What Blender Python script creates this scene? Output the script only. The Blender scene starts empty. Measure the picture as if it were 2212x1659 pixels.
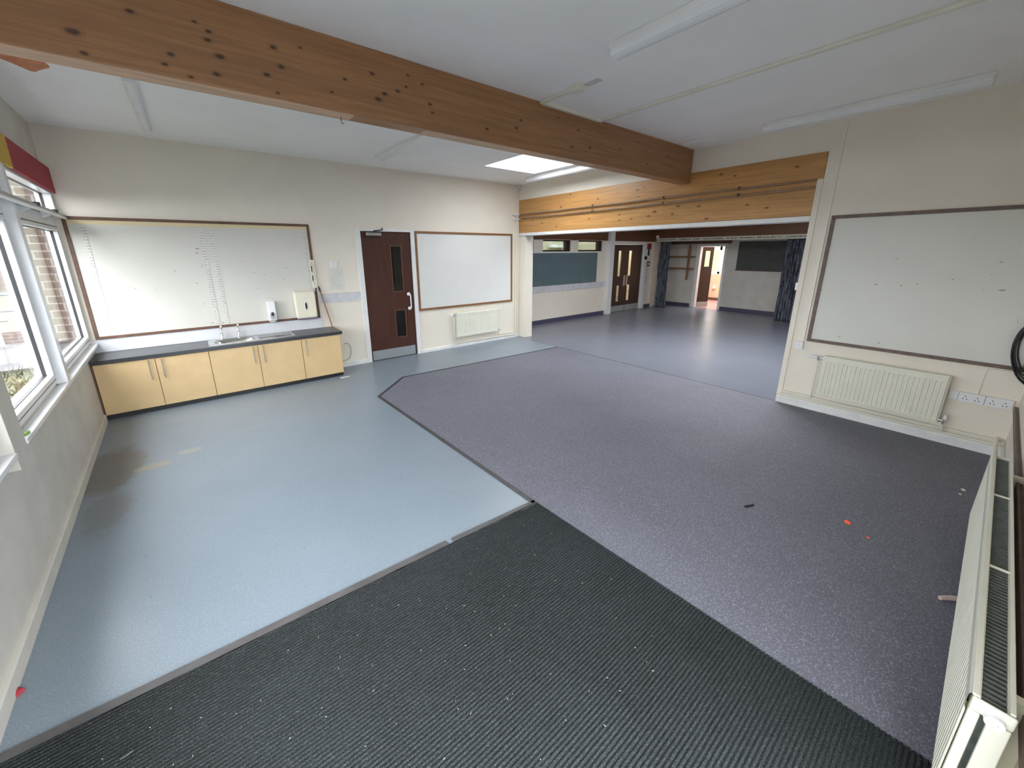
import bpy, math, random
from mathutils import Vector, Matrix
random.seed(7)
SC = bpy.context.scene
COL = SC.collection
D, XR, H = 5.959, 5.084, 2.898          # sink wall y, opening wall x, ceiling height
PI = math.pi

# ------------------------------------------------------------------ materials
def newmat(name):
    m = bpy.data.materials.new(name); m.use_nodes = True
    nt = m.node_tree
    return m, nt, nt.nodes['Principled BSDF']
def N(nt, typ, **kw):
    n = nt.nodes.new(typ)
    for k, v in kw.items():
        if k in n.inputs: n.inputs[k].default_value = v
        else: setattr(n, k, v)
    return n
def c4(c): return (c[0], c[1], c[2], 1.0)
def mixc(nt, fac, a, b, typ='MIX'):
    n = nt.nodes.new('ShaderNodeMix'); n.data_type = 'RGBA'; n.blend_type = typ
    for sock, v in ((n.inputs[0], fac), (n.inputs[6], a), (n.inputs[7], b)):
        if hasattr(v, 'links'): nt.links.new(v, sock)
        elif isinstance(v, (int, float)): sock.default_value = v
        else: sock.default_value = c4(v)
    return n.outputs[2]
def mathn(nt, op, a, b=None, clamp=False):
    n = nt.nodes.new('ShaderNodeMath'); n.operation = op; n.use_clamp = clamp
    for i, v in enumerate((a, b)):
        if v is None: continue
        if hasattr(v, 'links'): nt.links.new(v, n.inputs[i])
        else: n.inputs[i].default_value = v
    return n.outputs[0]
def ramp(nt, v, a, b, lo=0.0, hi=1.0):
    n = nt.nodes.new('ShaderNodeMapRange'); n.interpolation_type = 'SMOOTHSTEP'
    nt.links.new(v, n.inputs[0])
    for i, x in ((1, a), (2, b), (3, lo), (4, hi)): n.inputs[i].default_value = x
    return n.outputs[0]
def coords(nt, world=True):
    if world:
        return N(nt, 'ShaderNodeNewGeometry').outputs['Position']
    return N(nt, 'ShaderNodeTexCoord').outputs['Object']
def noise(nt, vec, scale, detail=2.0, rough=0.5, stretch=None):
    if stretch:
        mp = N(nt, 'ShaderNodeMapping'); nt.links.new(vec, mp.inputs[0]); mp.inputs['Scale'].default_value = stretch; vec = mp.outputs[0]
    n = N(nt, 'ShaderNodeTexNoise', Scale=scale, Detail=detail, Roughness=rough); nt.links.new(vec, n.inputs['Vector'])
    return n.outputs['Fac']
def bump(nt, bsdf, h, strength, dist=0.002):
    b = N(nt, 'ShaderNodeBump', Strength=strength, Distance=dist); nt.links.new(h, b.inputs['Height']); nt.links.new(b.outputs[0], bsdf.inputs['Normal'])

def plain(name, col, rough=0.5, metal=0.0, var=0.06, scale=9.0, bmp=0.0, bscale=250.0, spec=0.5, grain=0.0):
    """solid colour with a faint large mottling and an optional fine surface grain"""
    m, nt, b = newmat(name)
    P = coords(nt)
    n = noise(nt, P, scale, 4.0, 0.6)
    f = ramp(nt, n, 0.3, 0.7)
    dark = tuple(x * (1 - var) for x in col); lite = tuple(min(1, x * (1 + var * .6)) for x in col)
    c = mixc(nt, f, dark, lite)
    if grain:
        g = ramp(nt, noise(nt, P, 420.0, 2.0, 0.7), 0.35, 0.65)
        c = mixc(nt, mathn(nt, 'MULTIPLY', g, grain), c, tuple(x * .55 for x in col))
    nt.links.new(c, b.inputs['Base Color'])
    b.inputs['Roughness'].default_value = rough; b.inputs['Metallic'].default_value = metal
    b.inputs['Specular IOR Level'].default_value = spec
    if bmp: bump(nt, b, noise(nt, P, bscale, 3.0, 0.6), bmp)
    return m

def ellipse_masks(nt, P, pts, ax, rx=0.014, rz=0.007):
    """soft spots at given places of a vertical face; ax is the axis the face runs along"""
    out = None
    for i, p in enumerate(pts):
        a, z = p[0], p[1]; k = p[2] if len(p) > 2 else 1.0
        sub = N(nt, 'ShaderNodeVectorMath', operation='SUBTRACT'); nt.links.new(P, sub.inputs[0])
        sub.inputs[1].default_value = (a, 0, z) if ax == 'x' else (0, a, z)
        mul = N(nt, 'ShaderNodeVectorMath', operation='MULTIPLY'); nt.links.new(sub.outputs[0], mul.inputs[0])
        mul.inputs[1].default_value = (1/(rx*k), 0, 1/(rz*k)) if ax == 'x' else (0, 1/(rx*k), 1/(rz*k))
        ln = N(nt, 'ShaderNodeVectorMath', operation='LENGTH'); nt.links.new(mul.outputs[0], ln.inputs[0])
        out = ln.outputs['Value'] if out is None else mathn(nt, 'MINIMUM', out, ln.outputs['Value'])
    return out

def timber(name, col, ax, knots, rx=0.014, rz=0.008, rough=0.45, lam=0.045, rndknots=True, dark=(0.05, 0.022, 0.012)):
    m, nt, b = newmat(name)
    P = coords(nt)
    st = {'x': (1.2, 14, 30), 'y': (14, 1.2, 30), 'z': (22, 22, 1.5)}[ax]
    warp = noise(nt, P, 3.0, 3.0, 0.6)
    g = noise(nt, P, 1.6, 6.0, 0.62, st)
    fine = noise(nt, P, 9.0, 4.0, 0.7, st)
    c = mixc(nt, ramp(nt, g, 0.32, 0.68), tuple(x * .80 for x in col), tuple(min(1, x * 1.16) for x in col))
    c = mixc(nt, ramp(nt, fine, 0.42, 0.75, 0, .35), c, tuple(x * .55 for x in col))
    c = mixc(nt, ramp(nt, warp, 0.4, 0.7, 0, .25), c, (col[0] * .95, col[1] * .78, col[2] * .7))
    if lam and ax != 'z':    # glue lines between the laminations
        sep = N(nt, 'ShaderNodeSeparateXYZ'); nt.links.new(P, sep.inputs[0])
        w = mathn(nt, 'FRACT', mathn(nt, 'DIVIDE', sep.outputs['Z'], lam))
        ln = mathn(nt, 'LESS_THAN', w, 0.035)
        c = mixc(nt, mathn(nt, 'MULTIPLY', ln, .28), c, tuple(x * .5 for x in col))
        fl = N(nt, 'ShaderNodeTexWhiteNoise', noise_dimensions='1D')
        nt.links.new(mathn(nt, 'FLOOR', mathn(nt, 'DIVIDE', sep.outputs['Z'], lam)), fl.inputs['W'])
        c = mixc(nt, mathn(nt, 'MULTIPLY', fl.outputs['Value'], .16), c, tuple(x * .62 for x in col))
    if rndknots:
        mp = N(nt, 'ShaderNodeMapping'); nt.links.new(P, mp.inputs[0])
        mp.inputs['Scale'].default_value = {'x': (3.2, 0.01, 9), 'y': (0.01, 3.2, 9), 'z': (9, 9, 3)}[ax]
        v = N(nt, 'ShaderNodeTexVoronoi', Scale=1.0); nt.links.new(mp.outputs[0], v.inputs['Vector'])
        k = ramp(nt, v.outputs['Distance'], 0.05, 0.09, .75, 0)
        c = mixc(nt, k, c, dark)
    if knots:
        wob = mathn(nt, 'MULTIPLY', noise(nt, P, 60.0, 2.0), .6)
        e = mathn(nt, 'ADD', ellipse_masks(nt, P, knots, ax, rx, rz), wob)
        c = mixc(nt, ramp(nt, e, 1.1, 2.4, .35, 0), c, tuple(x * .45 for x in col))
        c = mixc(nt, ramp(nt, e, 0.7, 1.5, .9, 0), c, dark)
    nt.links.new(c, b.inputs['Base Color']); b.inputs['Roughness'].default_value = rough
    bump(nt, b, fine, .12)
    return m

def specked(name, col, specks, scale, rough=0.4, big=0.06, spec=0.5, stains=None, bmp=0.05):
    """vinyl or worktop with fine chips; specks = [(colour, lo, hi, amount)]"""
    m, nt, b = newmat(name)
    P = coords(nt)
    n = noise(nt, P, 1.3, 4.0, 0.6)
    c = mixc(nt, ramp(nt, n, 0.3, 0.7), tuple(x * (1 - big) for x in col), tuple(x * (1 + big) for x in col))
    for i, (sc_, lo, hi, amt) in enumerate(specks):
        f = noise(nt, P, scale * (1 + .37 * i), 2.0, 0.75)
        c = mixc(nt, ramp(nt, f, lo, hi, 0, amt), c, sc_)
    if stains: c = stains(nt, P, c)
    nt.links.new(c, b.inputs['Base Color'])
    b.inputs['Roughness'].default_value = rough; b.inputs['Specular IOR Level'].default_value = spec
    r = ramp(nt, noise(nt, P, 2.2, 5.0, .65), .2, .8, rough - .02, rough + .03); nt.links.new(r, b.inputs['Roughness'])
    if bmp: bump(nt, b, noise(nt, P, scale * .6, 2.0), bmp)
    return m

def glassmat(name, tint=(1, 1, 1), gl=0.07):
    m = bpy.data.materials.new(name); m.use_nodes = True; nt = m.node_tree; nt.nodes.clear()
    o = N(nt, 'ShaderNodeOutputMaterial'); t = N(nt, 'ShaderNodeBsdfTransparent'); t.inputs[0].default_value = c4(tint)
    g = N(nt, 'ShaderNodeBsdfGlossy'); g.inputs['Roughness'].default_value = .02
    mx = N(nt, 'ShaderNodeMixShader'); fr = N(nt, 'ShaderNodeFresnel'); fr.inputs[0].default_value = 1.45
    nt.links.new(mathn(nt, 'MINIMUM', mathn(nt, 'MULTIPLY', fr.outputs[0], gl / .04), .16), mx.inputs[0])
    nt.links.new(t.outputs[0], mx.inputs[1]); nt.links.new(g.outputs[0], mx.inputs[2]); nt.links.new(mx.outputs[0], o.inputs[0])
    return m

def brickmat(name, c1, c2, mortar, sx=4.6, ax='x'):
    m, nt, b = newmat(name); P = coords(nt)
    sep = N(nt, 'ShaderNodeSeparateXYZ'); nt.links.new(P, sep.inputs[0])
    cmb = N(nt, 'ShaderNodeCombineXYZ'); nt.links.new(sep.outputs['X' if ax == 'x' else 'Y'], cmb.inputs[0]); nt.links.new(sep.outputs['Z'], cmb.inputs[1])
    br = N(nt, 'ShaderNodeTexBrick', Color1=c4(c1), Color2=c4(c2), Mortar=c4(mortar), Scale=1.0)
    br.inputs['Brick Width'].default_value = .225; br.inputs['Row Height'].default_value = .075; br.inputs['Mortar Size'].default_value = .006
    nt.links.new(cmb.outputs[0], br.inputs['Vector'])
    c = mixc(nt, ramp(nt, noise(nt, P, 40, 3), .35, .7, 0, .35), br.outputs['Color'], tuple(x * .5 for x in c1))
    nt.links.new(c, b.inputs['Base Color']); b.inputs['Roughness'].default_value = .9
    return m

def boardmat(name, col, marks, ax, fixed, yellow=None):
    """painted board: faint mottling, small chips and pin holes"""
    m, nt, b = newmat(name); P = coords(nt)
    c = mixc(nt, ramp(nt, noise(nt, P, 1.6, 4.0), .35, .7), tuple(x * .95 for x in col), col)
    if marks:
        e = mathn(nt, 'ADD', ellipse_masks(nt, P, marks, ax, .009, .0042), mathn(nt, 'MULTIPLY', noise(nt, P, 90.0, 2.0), 1.2))
        c = mixc(nt, ramp(nt, e, 1.1, 1.9, .75, 0), c, (.24, .18, .12))
    v = N(nt, 'ShaderNodeTexVoronoi', Scale=9.0); nt.links.new(P, v.inputs['Vector'])
    c = mixc(nt, ramp(nt, v.outputs['Distance'], .02, .045, .55, 0), c, (.2, .17, .12))
    if yellow is not None:
        sep = N(nt, 'ShaderNodeSeparateXYZ'); nt.links.new(P, sep.inputs[0])
        z = mathn(nt, 'ADD', sep.outputs['Z'], mathn(nt, 'MULTIPLY', noise(nt, P, 45, 2), .012))
        c = mixc(nt, mathn(nt, 'GREATER_THAN', z, yellow), c, (.74, .62, .38))
    nt.links.new(c, b.inputs['Base Color']); b.inputs['Roughness'].default_value = .55
    bump(nt, b, noise(nt, P, 300.0), .05)
    return m

def scallop(name, base, dot, ax, pitch=.03):
    m, nt, b = newmat(name); P = coords(nt)
    sep = N(nt, 'ShaderNodeSeparateXYZ'); nt.links.new(P, sep.inputs[0])
    s = mathn(nt, 'FRACT', mathn(nt, 'DIVIDE', sep.outputs[ax], pitch))
    n = noise(nt, P, 55.0, 2.0)
    k = mathn(nt, 'MULTIPLY', mathn(nt, 'LESS_THAN', s, .42), mathn(nt, 'GREATER_THAN', n, .46))
    nt.links.new(mixc(nt, k, base, dot), b.inputs['Base Color']); b.inputs['Roughness'].default_value = .6
    return m

def scriptmat(name):
    m, nt, b = newmat(name); P = coords(nt)
    sep = N(nt, 'ShaderNodeSeparateXYZ'); nt.links.new(P, sep.inputs[0])
    z = mathn(nt, 'ADD', sep.outputs['Z'], mathn(nt, 'MULTIPLY', noise(nt, P, 14.0, 2.0), .02))
    inz = mathn(nt, 'MULTIPLY', mathn(nt, 'GREATER_THAN', z, 1.995), mathn(nt, 'LESS_THAN', z, 2.028))
    w = mathn(nt, 'GREATER_THAN', noise(nt, P, 70.0, 2.0), .47)
    g = mathn(nt, 'GREATER_THAN', noise(nt, P, 7.0, 1.0, .5, (1, 1, 0)), .40)
    k = mathn(nt, 'MULTIPLY', mathn(nt, 'MULTIPLY', inz, w), g)
    nt.links.new(mixc(nt, k, (.60, .58, .46), (.12, .11, .09)), b.inputs['Base Color']); b.inputs['Roughness'].default_value = .6
    return m
def curtainmat(name):
    m, nt, b = newmat(name); P = coords(nt)
    a = noise(nt, P, 9.0, 4.0, .7, (1, 4, .5)); d = noise(nt, P, 16.0, 3.0, .7, (1, 4, .7)); e = noise(nt, P, 13.0, 3.0)
    c = mixc(nt, ramp(nt, a, .40, .60), (.010, .015, .030), (.13, .16, .21))
    c = mixc(nt, ramp(nt, d, .50, .62, 0, .8), c, (.17, .09, .10))
    c = mixc(nt, ramp(nt, e, .54, .66, 0, .7), c, (.08, .16, .13))
    nt.links.new(c, b.inputs['Base Color']); b.inputs['Roughness'].default_value = .9
    return m

def floor_stains(nt, P, c):
    # brown tide marks by the window wall and faint scuffs in front of the units
    def blob(cx, cy, rx, ry, col, amt, edge=.5, nsc=6.0):
        sub = N(nt, 'ShaderNodeVectorMath', operation='SUBTRACT'); nt.links.new(P, sub.inputs[0]); sub.inputs[1].default_value = (cx, cy, 0)
        mul = N(nt, 'ShaderNodeVectorMath', operation='MULTIPLY'); nt.links.new(sub.outputs[0], mul.inputs[0]); mul.inputs[1].default_value = (1/rx, 1/ry, 0)
        ln = N(nt, 'ShaderNodeVectorMath', operation='LENGTH'); nt.links.new(mul.outputs[0], ln.inputs[0])
        e = mathn(nt, 'ADD', ln.outputs['Value'], mathn(nt, 'MULTIPLY', noise(nt, P, nsc, 4.0, .6), .9))
        return mixc(nt, ramp(nt, e, 1.2, 1.2 + edge, amt, 0), c, col)
    c = blob(-.80, 4.15, .20, .42, (.12, .075, .045), .62, .5, 9)
    c = blob(-.74, 3.45, .12, .25, (.13, .085, .055), .35, .6, 9)
    c = blob(-.52, 4.02, .14, .05, (.36, .29, .18), .6, .3)
    c = blob(-.30, 4.15, .10, .05, (.40, .35, .25), .4, .3, 12)
    c = blob(.12, 4.62, .16, .04, (.20, .25, .23), .45, .4, 14)
    c = blob(.22, 4.35, .22, .03, (.26, .29, .26), .35, .4, 18)
    return c

M = {}
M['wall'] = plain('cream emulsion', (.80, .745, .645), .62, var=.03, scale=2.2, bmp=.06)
M['wall_l'] = plain('cream emulsion scuffed', (.62, .59, .53), .62, var=.09, scale=3.0, bmp=.08)  # darker, greyer cream: the window wall's shade is put into the colour
M['ceil'] = plain('ceiling paint', (.90, .895, .885), .75, var=.03, scale=1.6, bmp=.07)
M['white'] = plain('white gloss paint', (.80, .80, .79), .32, var=.04, scale=6)
M['offw'] = plain('cream gloss paint', (.78, .76, .67), .35, var=.04, scale=6)
M['upvc'] = plain('white upvc', (.80, .81, .82), .25, var=.03, scale=8)
M['gasket'] = plain('black gasket', (.02, .02, .022), .5)
M['skirt'] = plain('skirting paint', (.80, .81, .80), .35, var=.08, scale=5)
M['vinyl'] = specked('grey blue vinyl', (.20, .242, .282), [((.40, .47, .53), .55, .68, .75), ((.09, .12, .14), .60, .72, .5)], 190, .33, .04, .5, floor_stains)
M['hall'] = specked('lilac vinyl', (.17, .18, .22), [((.30, .32, .39), .56, .70, .45), ((.10, .11, .15), .60, .72, .4)], 150, .30, .03, .55, None, .03)
M['carpet'] = specked('lilac flecked carpet tile', (.138, .140, .168), [((.30, .305, .36), .52, .66, .8), ((.05, .055, .08), .54, .68, .8), ((.30, .22, .23), .64, .74, .6)], 130, .62, .06, .3, None, .35)
M['mat'] = specked('ribbed matting', (.014, .017, .019), [((.125, .14, .145), .54, .66, .8), ((.008, .009, .010), .52, .62, .8), ((.10, .14, .11), .60, .70, .5)], 300, .8, .3, .25, None, .6)
M['strip'] = plain('rubber edging', (.055, .052, .055), .5, var=.2, scale=8)
M['strip_g'] = plain('grey rubber edging', (.095, .09, .092), .5, var=.2, scale=8)
KB = [(-.239,2.613,1.6),(-.036,2.748,1.1),(-.22,2.539),(.198,2.777,.8),(.248,2.752),(.238,2.714,1.1),(.082,2.613,1.1),(.051,2.564,.9),(.252,2.571,1.2),(.278,2.654,1.4),(.478,2.622,1.2),(.527,2.76,1.2),(.662,2.794,.7),(.519,2.544,.8),(.143,2.534,.8),(.553,2.677,1.2),(1.062,2.764,1.1),(1.089,2.63,1.4),(1.134,2.67,1.2),(1.224,2.704,1.1),(1.453,2.674,1.1),(1.469,2.627,.9),(1.933,2.604,1.2),(.893,2.695,.9),(.809,2.61,.7),(1.302,2.811,.8),(1.403,2.782,.8),(1.284,2.741,.8),(2.224,2.659,1.1),(2.962,2.768,1.0),(2.885,2.617,1.0),(3.136,2.643,1.2),(2.273,2.722,.9),(2.701,2.82,.8),(-.40,2.70,1.3),(3.6,2.70,.9),(4.1,2.62,.9),(4.5,2.75,.9),(3.9,2.80,.8)]
M['beam'] = timber('dark stained glulam', (.36, .180, .078), 'x', KB, .016, .009, .42, .045, False)
KO = [(4.656,2.599),(3.393,2.522,1.2),(3.375,2.431),(4.084,2.472,1.1),(4.859,2.423,1.3),(3.295,2.548,.9),(3.667,2.216,1.1),(3.193,2.163,1.2),(3.101,2.213,1.6),(2.843,2.164,1.2),(2.774,2.255,1.3),(4.237,2.198),(3.66,2.136),(5.309,2.189,1.1),(4.955,2.115,1.1),(5.561,2.248,.9),(2.506,2.232,1.2),(2.392,2.077,1.3),(3.462,2.145),(2.282,2.564,1.3),(2.126,2.527),(1.531,2.529,1.2),(1.75,2.15,1.1),(1.95,2.2)]
M['beam2'] = timber('honey stained glulam', (.54, .285, .095), 'y', KO, .020, .009, .34, .045, False, (.11, .04, .015))
M['fascia'] = timber('dark red stained boarding', (.15, .062, .028), 'y', None, rough=.5, lam=.14, rndknots=False)
M['maple'] = plain('maple laminate', (.68, .485, .255), .42, var=.05, scale=5, grain=.06)
M['frame'] = plain('brown painted batten', (.135, .068, .042), .55, var=.25, scale=14, bmp=.2)
M['frame2'] = timber('brown stained batten', (.24, .12, .05), 'x', None, rough=.5, lam=0, rndknots=False)
M['frame3'] = plain('purple brown batten', (.15, .10, .082), .5, var=.25, scale=14, bmp=.2)
M['board1'] = boardmat('painted pin board', (.66, .645, .59), [(.07,1.75,2.2),(.06,1.70,1.6),(.085,1.55,1.2),(-.18,1.50,1.2),(-.20,1.47,.8),(.97,1.50,1.3),(.93,1.36,1.1),(.72,1.42,1.0),(.60,1.45,1.1),(.61,1.25,1),(.35,1.55,.7),(.50,1.6,.7),(-.55,1.32,.9),(-.38,1.3,.8),(.0,1.35,1.2),(.03,1.1,1.0),(.72,1.12,1.2),(.76,1.11,1.0),(.07,.86,1.6),(.18,.85,1.6)], 'x', D, 2.0)
M['board2'] = boardmat('white board', (.74, .745, .72), [(3.42,1.42,1.3),(3.49,1.38,1),(3.75,1.42,.8),(3.9,1.45,1),(3.93,1.62,.9),(4.0,1.69,.8),(4.2,1.6,.8),(4.4,1.42,.7),(3.2,1.8,.7),(3.6,1.05,.9),(4.6,1.1,.9)], 'x', D)
M['board3'] = boardmat('scuffed white board', (.70, .70, .645), [(.72,1.38,1.5),(.55,1.38,1),(.45,1.40,.9),(.62,1.62,.9),(.25,1.45,1.1),(.02,1.60,1.2),(-.03,1.38,2.0),(.90,.84,1.2),(.6,.83,1.2),(1.13,1.75,1.4),(1.12,1.3,1.2),(.05,1.5,.7)], 'y', XR)
M['blue'] = plain('blue green felt', (.125, .18, .195), .95, var=.1, scale=4, grain=.3)
M['darkfelt'] = plain('dark felt', (.085, .088, .08), .95, var=.12, scale=4)
M['paint_w'] = plain('bluish white paint', (.62, .625, .655), .5, var=.12, scale=9)
M['splash'] = plain('white splashback', (.74, .755, .79), .22, var=.03)
M['worktop'] = specked('granite laminate', (.026, .028, .032), [((.20, .21, .23), .58, .70, .5), ((.01, .01, .01), .6, .7, .6)], 230, .30, .1, .6)
M['steel'] = plain('stainless steel', (.62, .62, .60), .27, 1.0, var=.12, scale=20)
M['alu'] = plain('brushed aluminium', (.48, .49, .50), .38, 1.0, var=.06)
M['aluplate'] = plain('satin kick plate', (.36, .39, .41), .42, .35, var=.06)
M['chrome'] = plain('chrome', (.75, .75, .74), .12, 1.0)
M['door'] = timber('mahogany door veneer', (.070, .024, .015), 'z', None, rough=.38, lam=0, rndknots=False)
M['bead'] = plain('door glazing bead', (.11, .045, .024), .45, var=.2, scale=20)
M['door2'] = timber('dark mahogany veneer', (.035, .013, .009), 'z', None, rough=.4, lam=0, rndknots=False)
M['black'] = plain('black plastic', (.012, .012, .013), .42)
M['rad'] = plain('cream radiator enamel', (.76, .75, .64), .30, var=.03)
M['rad_d'] = plain('radiator fins', (.22, .24, .225), .5, .4, var=.2, scale=30)
M['plas'] = plain('white plastic', (.80, .81, .82), .3, var=.02)
M['cream'] = plain('cream plastic', (.79, .75, .60), .35, var=.03)
M['grey'] = plain('grey translucent plastic', (.42, .43, .43), .3)
M['purple'] = plain('purple plastic', (.16, .12, .20), .4)
M['brownrod'] = timber('broom wood', (.40, .21, .11), 'z', None, rough=.45, lam=0, rndknots=False)
M['red'] = plain('red panel', (.36, .035, .05), .8, var=.1, scale=20, grain=.3)
M['yellow'] = plain('yellow panel', (.60, .40, .055), .8, var=.1, scale=20, grain=.3)
M['paper'] = plain('paper', (.70, .68, .62), .8, var=.05)
M['paper_g'] = plain('faded print', (.60, .60, .55), .8, var=.05)
def opalmat(name):
    m = bpy.data.materials.new(name); m.use_nodes = True; nt = m.node_tree; nt.nodes.clear()
    o = N(nt, 'ShaderNodeOutputMaterial'); t = N(nt, 'ShaderNodeBsdfTransparent'); g = N(nt, 'ShaderNodeBsdfTranslucent')
    t.inputs[0].default_value = (.95, .96, .97, 1); g.inputs[0].default_value = (.92, .93, .94, 1)
    mx = N(nt, 'ShaderNodeMixShader'); mx.inputs[0].default_value = .25
    nt.links.new(t.outputs[0], mx.inputs[1]); nt.links.new(g.outputs[0], mx.inputs[2]); nt.links.new(mx.outputs[0], o.inputs[0])
    return m
M['opal'] = opalmat('milky rooflight sheet')
M['glass'] = glassmat('clear glass')
M['glass_d'] = glassmat('grey glass', (.55, .60, .60), .06)
M['tube'] = plain('milky diffuser', (.80, .82, .84), .25, var=.02)
M['dash'] = scallop('scalloped border', (.70, .69, .64), (.44, .44, .41), 'Z', .030)
M['script'] = scriptmat('banner print')
M['curtain'] = curtainmat('patterned curtain')
M['purpskirt'] = plain('purple skirting', (.075, .065, .12), .5)
M['brick'] = brickmat('cream brick', (.165, .140, .108), (.115, .095, .07), (.26, .25, .23))
M['brick_d'] = brickmat('brown brick', (.085, .050, .038), (.05, .030, .024), (.17, .15, .13))
M['conc'] = plain('concrete', (.05, .05, .049), .9, var=.15, scale=5, bmp=.2)
M['grass'] = plain('rough grass', (.042, .045, .020), 1.0, var=.6, scale=7, bmp=.8, bscale=60)
M['bank'] = plain('bright grass', (.10, .16, .032), 1.0, var=.35, scale=5, bmp=.8, bscale=40)
M['asphalt'] = plain('tarmac', (.040, .038, .040), .9, var=.15, scale=3, grain=.3)
M['rail'] = plain('white painted rail', (.15, .15, .145), .5, var=.1)
M['extsill'] = plain('peach sill paint', (.046, .034, .025), .5, var=.1)
M['peach'] = plain('peach emulsion', (.72, .56, .40), .7, var=.05)
M['redfloor'] = plain('red brown tiles', (.40, .22, .20), .35, var=.15, scale=6)
M['leaf'] = plain('foliage', (.06, .09, .035), 1.0, var=.4, scale=9)
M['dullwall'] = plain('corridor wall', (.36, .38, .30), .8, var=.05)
M['litwall'] = plain('lobby wall', (.55, .50, .36), .8, var=.05)
M['orange'] = plain('orange scrap', (.85, .12, .05), .6)
M['stain'] = plain('orange water stain', (.62, .25, .12), .8, var=.2, scale=30)
M['scrap'] = plain('pale scrap', (.62, .58, .5), .7)
M['pink'] = plain('pinkish tube', (.58, .44, .40), .5, var=.15, scale=40)
M['bpipe'] = plain('painted over pipe', (.30, .19, .11), .45, var=.2, scale=12)
M['wood_end'] = timber('pale underside strip', (.62, .42, .28), 'x', None, rough=.6, lam=0, rndknots=False)  # pale tone stands for the lit underside of the beam

# ------------------------------------------------------------------ mesh builder
class F:
    """a wall's own frame: s along it, n out of it into the room, z up"""
    def __init__(s, o, t, n): s.o = Vector((o[0], o[1], 0)); s.t = Vector((t[0], t[1], 0)).normalized(); s.n = Vector((n[0], n[1], 0)).normalized()
    def __call__(s, a, n, z): return s.o + s.t * a + s.n * n + Vector((0, 0, z))
WORLD = F((0, 0), (1, 0), (0, 1))
SF = F((0, D), (1, 0), (0, -1))                    # sink wall: s = x
OF = F((XR, 0), (0, 1), (-1, 0))                   # opening wall: s = y
_lt = Vector((-.775 + 1.007, -5.959, 0)).normalized()
LF = F((-1.007, D), (_lt.x, _lt.y), (-_lt.y, _lt.x))   # window wall: s from the back corner
NF = F((0, -.30), (1, 0), (0, 1))                  # wall beside the camera: s = x
HF = F((0, 6.65), (1, 0), (0, -1))                 # hall wall with the felt board: s = x
RF = F((12.0, 0), (0, 1), (-1, 0))                 # hall recess wall: s = y

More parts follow.
